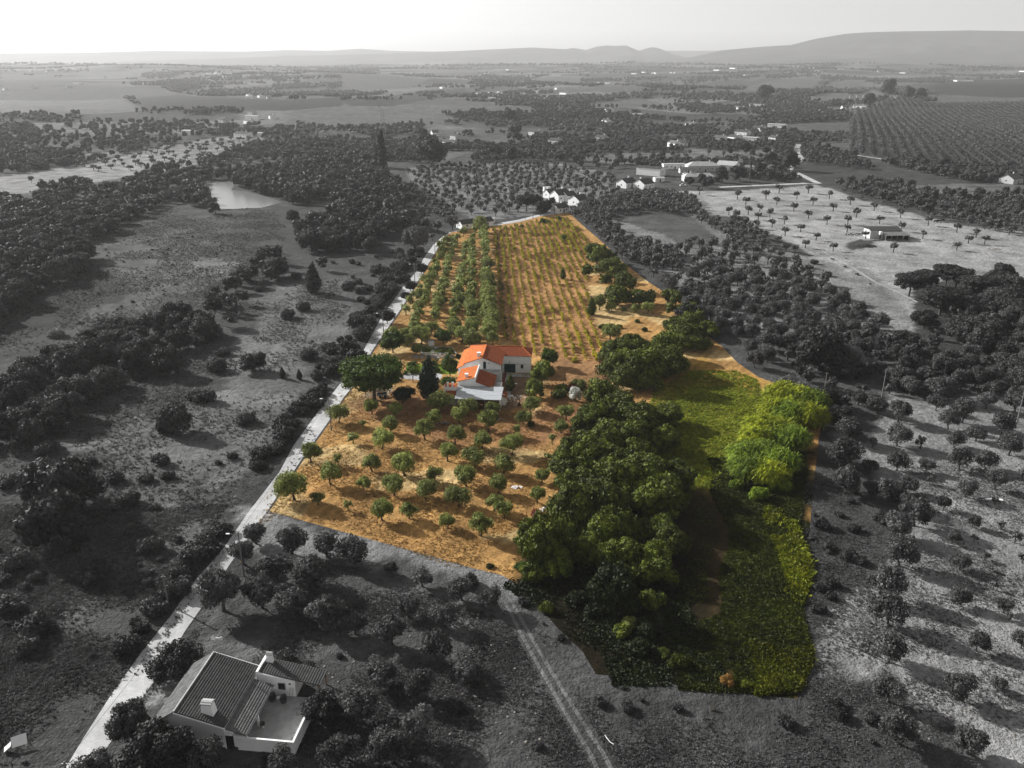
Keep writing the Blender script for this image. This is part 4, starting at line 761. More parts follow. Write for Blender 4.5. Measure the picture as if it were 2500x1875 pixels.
x, y = G(*T('n', 2040, 564)); pile('timber_stack', 'flat pile of pale planks left of the barn scrap', 'planks', x, y, 2.2, .5, 50, ['stone', 'dark', 'white_old'], 5, .3)
def cow(x, y, rz, label):                    # dark grazing cows at the right of the light field
    t = thing('cow', label, 'cow', (x, y, float(hf(x, y))), rz, 'cattle on the light field'); m = MB()
    m.tube([(-1.0,0,1.0),(-.8,0,1.05),(0,0,1.0),(.7,0,1.1),(1.05,0,1.15),(1.35,0,.95),(1.65,0,.55),(1.8,0,.35)], [.15,.38,.42,.4,.28,.2,.18,.09], 9)
    for lx, ly in ((-.8,.2),(-.8,-.2),(.75,.2),(.75,-.2)): m.tube([(lx,ly,.95),(lx-.05,ly,.5),(lx,ly,0)], [.17,.09,.07], 6)
    m.tube([(-1.05,0,1.25),(-1.15,0,.6)], [.05,.03], 5); m.build('body', 'dark', t, True); return t
for i, (cx, cy) in enumerate(((1638,1442),(1660,1441),(1682,1437))): x, y = G(*T(3, cx, cy)); cow(x, y, (.2, 2.9, .4)[i], ('left', 'middle', 'right')[i]+' dark cow grazing on the light field near the hedge')

# -- far houses:  tile, x, y(base), width, style, where
FARH = [(1,1440,795,85,'g','grey gabled house left of the pond hamlet'),(1,1372,850,95,'w','white house at the lower left of the hamlet above the pond'),(1,1570,890,125,'w','white farmhouse with dark roof just above the light olive slope'),
(1,1225,872,95,'f','flat white house at the top of the light olive slope'),(1,1640,772,105,'f','white flat-roofed hall at the top of the pond hamlet'),(1,1610,805,80,'w','white house below the flat-roofed hall'),(1,1632,745,55,'g','tall grey block behind the white hall'),
(1,1760,770,60,'w','small white house right of the flat-roofed hall'),(1,1690,885,40,'f','tiny white shed right of the farmhouse above the slope'),(1,1610,625,60,'w','white house at the left end of the far village in trees'),(1,1660,615,60,'w','white house at the top of the far village in trees'),(1,1685,632,55,'w','white house at the right of the far village in trees'),(1,1620,635,40,'f','low pale shed in the far village in trees'),(1,1740,640,45,'g','grey house right of the far village'),
(1,1340,612,60,'f','long pale farm hall left of the far village'),(1,1250,610,50,'w','small white farm left of the pale hall'),(1,440,563,110,'w','white farm on the left plain with dark trees round it'),(1,500,548,60,'f','pale shed right of the left plain farm'),(1,220,572,60,'w','small white house left of the plain farm'),(1,30,585,50,'w','white house at the far left edge of the plain'),
(1,940,548,40,'f','lone white hut on the left plain'),(1,680,503,50,'w','white cottage below the pale rectangular field'),(1,1230,478,60,'f','white sheds at the far left village'),(1,1350,482,50,'w','white house of the distant left village'),(1,1400,478,40,'w','pale house at the end of the distant left village'),(1,1450,497,30,'w','white barn with bright gable near the distant left wood'),(1,1640,443,50,'w','white house on the left skyline'),(1,1590,447,40,'f','pale hall on the left skyline'),(1,480,452,45,'f','pale roof near the left horizon'),(1,200,462,40,'w','white house near the left horizon, further left'),(1,300,465,40,'w','white house near the left horizon, further right'),
(1,2090,885,110,'g','grey farmhouse right of the small vineyard above the pond'),
(2,605,882,45,'t','tall white gable left of the white farm behind the poplar'),(2,690,947,105,'w','white farmhouse right of the tall poplar'),(2,740,905,70,'g','grey house behind the white farmhouse by the poplar'),(2,1265,880,105,'g','long grey house in the middle of the olive country'),(2,1190,925,55,'g','grey cottage left of the long grey house'),(2,1390,935,90,'g','low grey farm below the long grey house'),(2,1690,915,85,'g','grey house with dark roof right of the long grey house'),(2,2165,955,95,'w','white house above the sparse orchard left of the villa'),
(2,1725,722,95,'w','pale farm on the wooded slope right of the yurts'),(2,1718,800,60,'w','white gabled cottage below the pale slope farm'),(2,1920,757,55,'f','low white hall right of the slope farm'),(2,1012,636,55,'w','white house among the round yurts'),(2,1065,635,38,'g','grey square house right of the yurts'),(2,1180,618,45,'w','small white house right of the yurts by tall trees'),(2,1300,650,60,'f','low white house in the village right of the yurts'),(2,1272,603,40,'w','white cottage behind the yurt village'),(2,1445,612,65,'w','pale villa at the right end of the yurt village'),(2,1400,580,40,'w','white house above the right end of the yurt village'),(2,975,645,40,'f','low pale shed under the yurts'),
(2,655,573,55,'w','white farm on the hill left of the yurts'),(2,1385,494,70,'f','long pale hall beyond the hill field'),(2,1230,500,55,'f','white hall left of the hill field'),(2,1020,456,50,'f','bright white hall near the middle horizon'),(2,900,492,40,'w','white house in the middle distance village'),(2,940,480,40,'w','pale house right in the middle distance village'),(2,1700,542,85,'f','long white hall below the far hill field'),(2,1900,480,45,'w','white house left in the right-centre village'),(2,2050,478,55,'t','large white gable in the right-centre village'),(2,1960,472,40,'w','small white house in the right-centre village'),(2,2150,474,45,'w','white house right in the right-centre village'),(2,680,436,30,'f','white speck of a hall on the middle skyline'),(2,1080,455,30,'w','tiny white house right of the bright hall'),
(3,60,822,70,'w','white house in the dark wood left of the hamlet'),(3,380,712,90,'w','white house of the upper hamlet, left one'),(3,490,692,95,'f','long white house of the upper hamlet'),(3,620,828,100,'f','white terrace house with columns above the hamlet'),(3,395,878,90,'w','white gabled house in the hamlet behind the villa'),(3,500,850,80,'w','white house with dark hipped roof in the hamlet'),(3,250,918,75,'w','white cottage at the left end of the hamlet behind the villa'),(3,345,915,90,'w','low white house in the middle row of the hamlet'),(3,450,918,95,'f','long white wall house in the hamlet row'),(3,600,918,70,'g','grey house at the right end of the hamlet row'),(3,0,948,50,'g','grey house at the left edge of the hamlet wood'),
(3,902,735,32,'t','bright white gable left of the tall lattice tower'),(3,1040,710,20,'t','narrow white tower house beside the lattice tower'),(3,1155,700,80,'w','white farm right of the lattice tower top'),(3,905,690,45,'w','pale house in trees above the white gable'),(3,1760,527,75,'w','white farm, left one above the dark vineyard'),(3,1838,528,75,'f','white farm hall, right one above the dark vineyard'),(3,1430,476,40,'w','white house on the right plain'),(3,1282,464,40,'w','white house on the plain left of centre right'),(3,1030,452,40,'f','pale hall on the right skyline'),(3,840,442,60,'f','long pale roof on the skyline'),(3,780,440,60,'f','another long pale roof on the skyline, further left'),(3,700,441,55,'f','pale hall at the left end of the skyline row'),(3,330,446,70,'w','white hamlet house under the skyline trees'),(3,225,458,50,'w','pale house under the skyline, further left'),(3,410,492,25,'w','tiny white house on the far slope'),(3,2170,445,50,'w','white house on the right skyline'),(3,2205,466,45,'w','bright white house at the right edge of the plain'),(3,880,466,40,'f','pale shed among the far right fields'),(3,1380,640,25,'w','white hut near the round tree')]
def far_house(i, tile, x, y, wd, st, where):
    gx, gy, mpt = px_m(tile, x, y); W = max(6, wd*mpt*1.05); r = random.Random(i); rz = r.uniform(-.5, .5)
    kw = dict(wall={'w':'white','f':'white','g':'greywall','t':'white'}[st], roof={'w':r.choice(['roof_gd','roof_g']),'f':'roof_gl','g':'roof_gd','t':'roof_g'}[st], course=3, chim=1 if st in 'wg' else 0)
    if st == 't': a = (.5+r.uniform(-.2,.2), W*.9, W*.9, 4.2, 3.0)
    elif st == 'f': a = (-.45+rz*.5, W*1.1, min(W*.6, 10), 4.4, .5)
    else: a = (-1.0+rz*.8, W*.95, min(W*.6, 10), 4.2, 2.0)
    gable_house(where, gx, gy+a[2]*.4, a[0], *a[1:], wins=2 if W < 12 else 3, **kw)
for i, q in enumerate(FARH): far_house(i, *q)
hx, hy = G(*T(3, 2150, 1190)); gable_house('grey house with broad dark roof at the right edge below the grove', hx, hy+5, radians(35), 14, 10, 3.4, 2.8, 'greywall', 'roof_g', course=.8)
for i, (x, y) in enumerate(((882,622),(931,616),(957,614),(1019,610),(1049,613))):   # round white tents on the hill
    gx, gy = G(*T(2, x, y)); s = (31, 24, 26, 26, 22)[i]*.377*(gy*CP+60*SP)/F/2; t = thing('yurt', ('largest white round yurt at the left end of the hill row', 'small white yurt, second from left in the hill row', 'white yurt in the middle of the hill row', 'white yurt, fourth from left in the hill row', 'white yurt at the right end of the hill row')[i], 'yurt', (gx, gy, float(hf(gx, gy))), 0, 'round white yurts on the hill'); CLEAR.append((gx, gy-8, 16))
    m = MB(); m.tube([(0,0,-.5),(0,0,s*.62)], s, 16, cap=False); m.build('wall', 'white', t); m = MB(); m.tube([(0,0,s*.62),(0,0,s*.95),(0,0,s*1.2),(0,0,s*1.3)], [s*1.04, s*.75, s*.4, s*.12], 16); m.build('roof', 'white', t)
# -- lattice power pylons
def pylon(tile, x, yb, yt, label, rz=0.2):
    gx, gy = G(*T(tile, x, yb)); z0 = float(hf(gx, gy)); d = gy*CP+(CAMH-z0)*SP; Hh = (yb-yt)*.377*d/F/CP; t = thing('power_pylon', label, 'pylon', (gx, gy, z0), rz); m = MB(); r0, r1 = Hh*.1, Hh*.035; th = max(.12, d*.0002)
    C4 = [(-1,-1),(1,-1),(1,1),(-1,1)]; lv = [0, .2, .38, .53, .66, .77, .87]
    for sx, sy in C4: m.tube([(sx*r0, sy*r0, 0), (sx*r1, sy*r1, Hh*.87)], th, 4)
    for i in range(len(lv)-1):
        a, b = r0+(r1-r0)*lv[i]/.87, r0+(r1-r0)*lv[i+1]/.87
        for k in range(4):
            p, q = C4[k], C4[(k+1) % 4]; m.tube([(p[0]*a,p[1]*a,Hh*lv[i]), (q[0]*b,q[1]*b,Hh*lv[i+1])], th*.6, 4); m.tube([(q[0]*a,q[1]*a,Hh*lv[i]), (p[0]*b,p[1]*b,Hh*lv[i+1])], th*.6, 4)
    m.build('tower', 'metal', t); m = MB(); W = Hh*.17
    for s in (-1, 1): m.tube([(s*r1*.5,0,Hh*.87), (s*W*.55,0,Hh)], th, 4); m.tube([(s*r1,0,Hh*.87),(s*W*.8,0,Hh*.97)], th*.7, 4)
    m.tube([(-W,0,Hh), (W,0,Hh)], th*1.2, 4); m.tube([(-W,0,Hh*.975), (W,0,Hh*.975)], th*.7, 4); m.build('crossarm', 'metal', t)
    for s in (-.95, 0, .95): m = MB(); m.tube([(s*W,0,Hh*.975),(s*W,0,Hh*.93)], th, 5); m.build('insulator', 'white', t)
pylon(3, 1072, 1003, 655, 'tall steel lattice pylon beside the dark grove on the right', .5); pylon(2, 272, 880, 705, 'lattice pylon standing by the pale field at centre left', .1); pylon(1, 8, 800, 690, 'faint lattice pylon at the far left edge', .2)
pylon(1, 572, 468, 418, 'distant slim pylon near the left horizon', .2)
# -- road-side poles and wires
TOPS = {}
def pole(key, x, yb, yt, label, lamp=0, h=None, rz=0):
    gx, gy = G(x, yb); d = gy*CP+CAMH*SP; h = h or (yb-yt)*d/F/CP; t = thing('utility_pole', label, 'pole', (gx, gy, 0), rz, 'utility poles'); TOPS[key] = (gx, gy, h-.25)
    m = MB(); m.tube([(0,0,-.2), (0,0,h)], [.16, .1], 8); m.build('post', 'pole', t); m = MB(); m.box(-.35, .35, -.05, .05, h-.35, h-.25); m.build('crossarm', 'metal', t)
    if lamp: m = MB(); m.tube([(0,0,h-.8), (lamp*.9,0,h-.45), (lamp*1.5,0,h-.4)], .04, 5); a = m.build('lamp_arm', 'metal', t); m = MB(); m.box(min(lamp*1.4,lamp*2.0), max(lamp*1.4,lamp*2.0), -.13, .13, h-.46, h-.32); m.build('lamp_head', 'white', a)
    return t
pole('A', 596, 1407, 1290, 'street lamp pole beside the road between the lower left bushes', -1)
pole('B', 411, 1476, 1397, 'bare leaning pole inside the dark bush left of the road')
pole('C', 809, 1051, 969, 'lamp pole at the road edge by the first orchard trees', -1)
pole('D', 686, 1058, 1028, 'pole standing in the hedge left of the road', h=5)
pole('E', 937, 822, 787, 'lamp pole beside the road above the stone pine', -1, 8); pole('F', 1013, 692, 661, 'lamp pole at the left orchard edge halfway up the road', -1, 8)
pole('H', 1118, 573, 531, 'pole at the road bend beside the long shed', -1, 8); pole('G', 1062, 616, 594, 'pole at the road just before the bend', 0, 7)
pole('I', 1301, 541, 502, 'pole on the far road behind the vine rows', -1, 8); pole('J', 1282, 536, 515, 'thin pole left of the far road pole', 0, 6); pole('K', 1354, 524, 493, 'pole in front of the corner cottage', 0, 8)
pole('R1', 2010, 972, 945, 'slim pole rising from the bushes right of the cane', 0, 7); pole('R2', 2152, 972, 934, 'slim pole above the right orchard bushes', 0, 8); pole('R3', 2482, 1034, 989, 'slim pole at the right edge of the orchard', 0, 8)
pole('S1', *T(3,1690,1075), T(3,1,1020)[1], 'leaning pale pole beside the farm lane on the right'); pole('S2', *T(3,1325,1015), T(3,1,975)[1], 'thin pole at the edge of the dark grove'); pole('S3', *T(3,1895,1010), T(3,1,955)[1], 'thin pole inside the dark grove'); pole('S4', *T(3,2095,1100), T(3,1,1045)[1], 'pole left of the house at the right edge')
pole('Z', 190, 1990, 1800, 'pole beyond the lower left corner', 0, 8)
def wire(a, b, label, sag=.7):
    A, B = np.array(TOPS[a]), np.array(TOPS[b]); m = MB(); d = np.linalg.norm(B-A); rad = .022 if A[1] < 130 else .03
    m.tube([tuple(A+(B-A)*k/14-np.array((0, 0, sag*4*(k/14)*(1-k/14)))) for k in range(15)], rad, 4); tag(m.build('power_line', 'wire'), label, 'cable')
wire('Z', 'A', 'black cable sagging over the road up to the lower lamp pole'); wire('A', 'C', 'black cable between the lower lamp pole and the orchard lamp pole'); wire('C', 'E', 'black cable from the orchard lamp pole to the pole above the pine'); wire('E', 'F', 'black cable along the road beside the upper orchard'); wire('F', 'G', 'black cable along the top stretch of the road')
# -- garden pool, pump house and small things
pp = poly('g', [(1470,122),(2010,150),(2080,250),(1480,246)])
t = thing('garden_pool', 'rectangular garden pool with green water behind the house', 'pool', (*pp[0], 0)); ox, oy = pp[0]
m = MB(); loc = [(p[0]-ox, p[1]-oy) for p in pp]; m.face([(p[0], p[1], .2) for p in loc][::-1]); m.v = m.v; wt = m.build('water', 'water_green', t)
if wt.data.polygons[0].normal.z < 0: wt.data.flip_normals()
cx = sum(p[0] for p in loc)/4; cy = sum(p[1] for p in loc)/4; m = MB()
for i in range(4):
    a, b = loc[i], loc[(i+1) % 4]; f = lambda p, k: (cx+(p[0]-cx)*k, cy+(p[1]-cy)*k)
    P = [a, b, f(b, 1.07), f(a, 1.07)]; P = P if True else P; ar = sum(P[j][0]*P[(j+1)%4][1]-P[(j+1)%4][0]*P[j][1] for j in range(4)); P = P if ar > 0 else P[::-1]; m.prism(P, -.1, [.27]*4)
m.build('rim', 'concrete', t)
x, y = G(*T('g', 1645, 108)); t = thing('pump_house', 'tiny white pump box behind the garden pool', 'hut', (x, y+.6, 0)); m = MB(); m.box(-.8,.8,-.6,.6,0,1.5); m.build('wall', 'white', t); m = MB(); m.box(-.9,.9,-.7,.7,1.5,1.62); m.build('roof', 'concrete', t)
CLEAR += [((pp[0][0]+pp[2][0])/2-2.5, (pp[0][1]+pp[2][1])/2, 4), ((pp[0][0]+pp[2][0])/2+2.5, (pp[0][1]+pp[2][1])/2, 4)]
r_ = random.Random(3); iv, if_ = ICO1
def stones(name, label, P, n, smin, smax, mat, seed=0):
    r = random.Random(seed); m = MB(); X0, X1 = min(p[0] for p in P), max(p[0] for p in P); Y0, Y1 = min(p[1] for p in P), max(p[1] for p in P); k = 0
    while k < n:
        x, y = r.uniform(X0, X1), r.uniform(Y0, Y1)
        if not inside(P, [x], [y])[0]: continue
        k += 1; s = r.uniform(smin, smax); V = [(x+v[0]*s*r.uniform(.7,1.4), y+v[1]*s*r.uniform(.7,1.4), s*.2+v[2]*s*.5) for v in iv]
        for f in if_: m.face([V[q] for q in f])
    return tag(m.build(name, mat), label, 'stones', kind='stuff')
stones('rockery', 'brownish stones edging the garden bank below the pool', poly('g', [(1280,270),(1980,255),(2120,330),(1900,345),(1300,330)]), 170, .15, .5, 'stone', 1)
stones('flagstones', 'scattered white stones on the yard right of the canopy', poly('h', [(1370,1060),(1680,1060),(1730,1110),(1640,1150),(1380,1200)]), 70, .08, .22, 'white', 2)
stones('field_stones', 'small pale stones scattered below the plot', poly(8, [(200,550),(900,560),(1150,900),(1500,1600),(300,1650),(-300,900)]), 160, .07, .2, 'stone', 4)
stones('field_stones', 'pale stones scattered in the right orchard', poly(9, [(950,650),(1900,500),(2212,900),(2212,1500),(1200,1500)]), 160, .06, .17, 'stone', 5)
x, y = G(*T('h', 1510, 882)); t = thing('sun_lounger', 'white sun lounger on the brown yard beside the house', 'lounger', (x, y, .03), .2); m = MB(); m.box(-.3, .9, -.3, .3, .28, .34); m.build('seat', 'white', t); m = MB(); m.slab([(-.3,-.3,.34),(-.28,.3,.34),(-.9,.3,.85),(-.9,-.3,.85)], .05); m.build('backrest', 'white', t)
for sx in (-.2, .8):
    for sy in (-.25, .25): m = MB(); m.box(sx-.03, sx+.03, sy-.03, sy+.03, 0, .28); m.build('leg', 'white', t)
x, y = G(*T('h', 1325, 1240)); t = thing('barbecue', 'white masonry barbecue against the right side of the canopy', 'barbecue', (x, y, 0)); m = MB(); m.box(-.5,.5,0,.9,0,.9); m.prism([(-.5,.1),(.5,.1),(.5,.9),(-.5,.9)], 1.3, [1.6]*4); m.box(-.5,-.4,.1,.9,.9,1.3); m.box(.4,.5,.1,.9,.9,1.3); m.box(-.4,.4,.8,.9,.9,1.3); m.build('body', 'white', t); f = frustum(0, .55, 1.6, 2.6, .35, .3, .18, .18); f.build('chimney', 'white', t)
x, y = G(*T('h', 1570, 1255)); t = thing('kennel', 'small wooden tent-shaped kennel on the yard', 'kennel', (x, y, 0), .5); m = MB(); m.slab([(-.8,-.9,0),(-.8,.9,0),(0,.9,1.5),(0,-.9,1.5)], .06); m.build('side_panel', 'wood', t); m = MB(); m.slab([(.75,.9,0),(.75,-.9,0),(.04,-.9,1.48),(.04,.9,1.48)], .06); m.build('side_panel', 'wood', t)
x, y = G(*T('g', 760, 1030)); t = thing('cart', 'dark flat trailer under the stone pine', 'trailer', (x, y, 0), .25); m = MB(); m.box(-1.3,1.3,-.6,.6,.6,.72)
for i in range(7): m.box(-1.3+.42*i, -1.2+.42*i, -.66, -.6, .4, 1.05)
m.box(-1.3,1.3,.6,.64,.72,1.05); m.build('bed', 'dark', t); m = MB(); m.tube([(-1.3,0,.6),(-2.3,0,.3)], .05, 5); m.build('drawbar', 'dark', t)
for sx in (-.6, .7):
    for sy in (-.62, .62): m = MB(); m.tube([(sx,sy-.08,.33),(sx,sy+.08,.33)], .33, 12); m.face([(sx+.33*cos(a), sy-.08, .33+.33*sin(a)) for a in [k*pi/6 for k in range(12)]]); m.build('wheel', 'void', t)
x, y = G(*T('g', 330, 1170)); t = thing('swing_frame', 'rusty wire frame pen at the lower left garden corner', 'frame', (x, y, 0), .3); m = MB()
for sx in (-1.4, 0, 1.4):
    for sy in (-.9, .9): m.tube([(sx,sy,0),(sx,sy,1.1)], .03, 4)
for z in (.5, 1.1): m.tube([(-1.4,-.9,z),(1.4,-.9,z),(1.4,.9,z),(-1.4,.9,z),(-1.4,-.9,z)], .025, 4)
m.build('frame', 'bark_c', t)
x, y = G(*T('n', 1261, 1190)); pile('lime_heap', 'white lime heap between the olive trees near the dark wood', 'heap', x, y, .85, .25, 40, ['white'], 7, .4)
x, y = G(*T('n', 1330, 1246)); pile('sack_pile', 'pile of white sacks at the edge of the dark wood', 'sacks', x, y, .9, .7, 16, ['white'], 8, .8)
x, y = G(*T('g', 1890, 1530)); pile('scrap_heap', 'dark scrap heap with pale frame under the orchard trees', 'scrap', x, y, 1.4, 1.0, 30, ['dark', 'metal'], 9)
x, y = G(*T(5, 1035, 1060)); pile('stone_pile', 'small pile of dark and white stones in front of the canopy', 'stones', x, y, .7, .4, 14, ['dark', 'white'], 10)
x, y = G(*T(7, 95, 1530)); t = thing('sign_board', 'tilted white panel with a frame in the field at the lower left', 'panel', (x, y, 0), .5); m = MB(); m.slab([(-.2,-.5,.55),(1.5,-.5,.55),(1.5,.55,1.35),(-.2,.55,1.35)], .06); m.build('panel', 'white', t); m = MB()
for sx in (0, 1.3): m.tube([(sx,-.4,0),(sx,-.4,.5)], .04, 4); m.tube([(sx,.45,0),(sx,.45,1.25)], .04, 4)
m.slab([(-1.1,-.5,.3),(-.25,-.5,.9),(-.25,.4,.9),(-1.1,.4,.3)], .05); m.build('stand', 'white_old', t)
x, y = G(*T(6, 2018, 1580)); t = thing('panel', 'bright white sheet lying in the right orchard', 'sheet', (x, y, .05), -.1); m = MB(); m.box(-1.6, 1.6, -.35, .35, 0, .12); m.build('sheet', 'white', t)
x, y = G(*T(8, 1735, 1480)); t = thing('pipe', 'short white bent pipe on the ground at the bottom', 'pipe', (x, y, .08)); m = MB(); m.tube([(-.45,.8,0),(-.2,.2,.02),(.1,-.35,0),(.5,-.7,.02)], .045, 6); m.build('pipe', 'white', t)
x, y = G(*T(9, 195, 1285)); t = thing('panel', 'small pale slab standing at the field edge near the bottom', 'slab', (x, y, 0), .3); m = MB(); m.slab([(-.35,0,0),(.35,0,0),(.3,.3,.7),(-.3,.3,.7)], .1); m.build('slab', 'stone', t)
# cars by the white farm and the villa
def car(x, y, rz, label, mat='white'):
    t = thing('parked_car', label, 'car', (x, y, float(hf(x, y))), rz); m = MB(); m.prism([(-2.1,-.85),(2.1,-.85),(2.1,.85),(-2.1,.85)], .3, [.85,.75,.75,.85]); m.build('body', mat, t); m = MB(); B = [(-1.6,-.8,.85),(1.0,-.8,.8),(1.0,.8,.8),(-1.6,.8,.85)]; Tq = [(-1.2,-.65,1.42),(.3,-.65,1.42),(.3,.65,1.42),(-1.2,.65,1.42)]; m.face(Tq)
    for i in range(4): m.face([B[i], B[(i+1)%4], Tq[(i+1)%4], Tq[i]])
    c = m.build('cabin', 'glass', t); m = MB(); m.box(-1.15,.25,-.62,.62,1.425,1.46); m.build('roof', mat, c)
    for sx in (-1.3, 1.3):
        for sy in (-.8, .8): m = MB(); m.tube([(sx,sy-.1,.32),(sx,sy+.1,.32)], .32, 10); m.build('wheel', 'void', t)
for tl, x, y, rz, lb in (('v', 770, 480, .1, 'white parked car in front of the villa'), ('v', 800, 355, .3, 'white van parked between the villa and grey house'), ('a', 1668, 470, .8, 'white car beside the corner cottage behind the plot')): gx, gy = G(*T(tl, x, y)); car(gx, gy, rz, lb); CLEAR.append((gx, gy, 3))
# ------------------------------------------------------------------ where every plant stands
BASEW = dict(olive=5.0, youngolive=3.0, parasolive=5.8, oak=9.6, bush=4.4, ball=5.0, stonepine=15, cypress=4.0, poplar=4.0)
PXS = {1:.377,2:.377,3:.377,4:.377,5:.377,6:.377,7:.377,8:.377,9:.377,'o':1.1302,'n':1,'g':.1356,'h':.1356,'v':.217,'a':.1808}
SPEC = {  # name, adjective+noun, category
 'olive': ('olive_tree', 'olive tree', 'tree'), 'youngolive': ('olive_tree', 'small young olive tree', 'tree'), 'parasolive': ('olive_tree', 'flat-topped pruned olive tree', 'tree'),
 'oak': ('oak_tree', 'bushy dark oak', 'tree'), 'bush': ('bush', 'low bush', 'bush'), 'ball': ('round_tree', 'dense round tree', 'tree'), 'stonepine': ('stone_pine', 'umbrella pine', 'tree'),
 'cypress': ('conical_tree', 'dark conical tree', 'tree'), 'poplar': ('poplar_tree', 'tall columnar poplar', 'tree')}
def leaf_for(kind, x, y):
    c = bool(inside(PLOT, [x], [y])[0]); base = {'olive':'olive','youngolive':'olive','parasolive':'olive','oak':'oak','bush':'oak','ball':'oak','stonepine':'lush' if c else 'dark','cypress':'dark','poplar':'oak'}[kind]
    return base+('_c' if c else '_g')
def put(tile, items, kind, region, group=None, leaf=None, w=None, label=None, center=0):
    """items: (x, y[, crown width]) of trunk feet in tile units; center=1: y is the crown's middle"""
    for it in items:
        px, py = T(tile, it[0], it[1]); ww = (it[2] if len(it) > 2 else w)
        x, y = G(px, py)
        d = y*CP+CAMH*SP; W = ww*PXS[tile]*d/F if ww else BASEW[kind]; s = W/BASEW[kind]*(1.08 if kind == 'olive' else 1)
        if center: x, y = G(px, py, s*({'oak':4.0,'bush':1.0,'ball':2.0,'olive':2.4,'stonepine':8}.get(kind, 2)))
        if s > 1.5 and kind == 'bush': kind_ = 'oak'; s = W/BASEW['oak']
        else: kind_ = kind
        tree(x, y, kind_, leaf or leaf_for(kind_, x, y), s, SPEC[kind_][0], label, group or region, SPEC[kind_][2], region=region, must=True)
CL = np.array(CLEAR)
def clear_of(X, Y, extra=0):
    ok = np.ones(len(X), bool)
    for cx, cy, r in CL: ok &= (X-cx)**2+(Y-cy)**2 > (r+extra)**2
    return ok
ROADP = [G(*p) for p in RL]+[G(*p) for p in RR[::-1]]
LANES = [np.array([G(*T(t, *p)) for p in q]) for t, q in ((3, [(240,1212),(520,1200),(800,1187),(880,1187),(760,1130),(690,1100),(740,1060),(775,1035),(735,990),(760,935)]), (3, [(1040,993),(1350,1040),(1780,1085)]), (3, [(760,1525),(840,1580),(950,1652)]), (6, [(960,0),(1250,170),(1520,300)]), (8, [(1060,540),(1180,760),(1400,1140),(1700,1650)]))]
def off_lanes(X, Y, r):
    ok = np.ones(len(X), bool)
    for Lp in LANES:
        for a, b in zip(Lp[:-1], Lp[1:]):
            ab = b-a; t = np.clip(((X-a[0])*ab[0]+(Y-a[1])*ab[1])/(ab@ab), 0, 1); ok &= np.hypot(X-a[0]-t*ab[0], Y-a[1]-t*ab[1]) > r
    return ok
def scatter(P, sp, kinds, region, smin=.8, smax=1.2, jit=.35, ang=0, prob=1, group=None, leafs=None, seed=0, rr=3, sy=None, mask=None):
    """jittered grid of plants inside world outline P; kinds = [(kind, weight)]"""
    r = np.random.default_rng(seed+991); sy = sy or sp; A = np.array(P); c = A.mean(0); R = np.abs(A-c).max()*1.5; n = int(R/min(sp, sy))+1
    gx, gy = np.meshgrid(np.arange(-n, n+1)*sp, np.arange(-n, n+1)*sy); gx = gx.ravel()+r.uniform(-jit, jit, gx.size)*sp; gy = gy.ravel()+r.uniform(-jit, jit, gy.size)*sy
    X = c[0]+gx*cos(ang)-gy*sin(ang); Y = c[1]+gx*sin(ang)+gy*cos(ang); k = inside(P, X, Y) & (r.uniform(size=len(X)) < prob); X, Y = X[k], Y[k]
    k = clear_of(X, Y) & off_lanes(X, Y, rr) & ~inside(ROADP, X, Y) & ~inside(LAKE, X, Y)
    if mask is not None: k &= mask(X, Y)
    X, Y = X[k], Y[k]; wts = np.array([q[1] for q in kinds], float); ks = r.choice(len(kinds), size=len(X), p=wts/wts.sum())
    for x, y, ki in zip(X, Y, ks):
        kd = kinds[ki][0]; lf = (r.choice(leafs) if leafs else leaf_for(kd, x, y)); tree(x, y, kd, lf, r.uniform(smin, smax), SPEC[kd][0], None, group or region, SPEC[kd][2], region=region)
# lower orchard of the coloured plot
LO = 'the orange orchard'
put(5, [(200,1025,95),(140,1115,62),(318,1145,105),(345,1040,100),(78,1215,80),(266,1250,125),(200,1395,115),(410,1425,140),(148,1515,90),(345,1550,125),(608,1460,95),(548,1580,130),(540,1190,120),(600,1090,105),(738,1220,135),(690,1330,125),(865,1365,135),
        (912,1245,110),(955,1140,145),(765,1085,110),(810,1490,130),(762,1620,145),(1052,1405,115),(1105,1285,130),(1018,1535,125),(1135,1165,75),(1175,1090,95),(1225,1015,110),(1455,1060,100),(1420,1145,90),(1300,1465,95),(1270,1595,100),(985,1035,100),(820,1030,110),
        (640,1010,140),(1365,1220,70),(1335,1330,60),(990,1650,120),(1055,1700,120),(45,1650,80),(265,1712,135),(440,1700,115)], 'olive', LO)
put(8, [(690,105,110),(905,155,140),(1130,215,60)], 'olive', LO)
put(4, [(2015,1340,140),(2140,1480,130),(1905,1580,175),(2060,1612,85),(2195,1078,110),(2190,1355,80)], 'olive', LO)
# upper orchard: planted rows
UO = 'the upper orange orchard'
def row(a, b, step, kind, region, smin, smax, jit=.3, skip=.04, seed=0, leaf=None):
    r = random.Random(seed); A, B = np.array(G(*a)), np.array(G(*b)); L = np.linalg.norm(B-A); u = (B-A)/L; t = r.uniform(0, step)
    while t < L:
        if r.random() > skip:
            p = A+u*t+np.array((r.gauss(0, jit), r.gauss(0, jit))); tree(p[0], p[1], kind, leaf or leaf_for(kind, *p), r.uniform(smin, smax), SPEC[kind][0], None, region, 'tree', region=region, must=True)
        t += step*r.uniform(.85, 1.15)
for i, (a, b, st, s0, s1) in enumerate((((1197,838),(1181,570),3.9,.9,1.15), ((1152,842),(1150,600),4.0,.82,1.05), ((1106,838),(1137,605),4.5,.74,1.0), ((1055,820),(1112,590),5.0,.72,.98), ((1008,812),(1090,600),5.0,.75,1.0), ((985,775),(1066,650),6.0,.65,.95))):
    row(a, b, st, 'olive', UO, s0, s1, .45, .06, i)
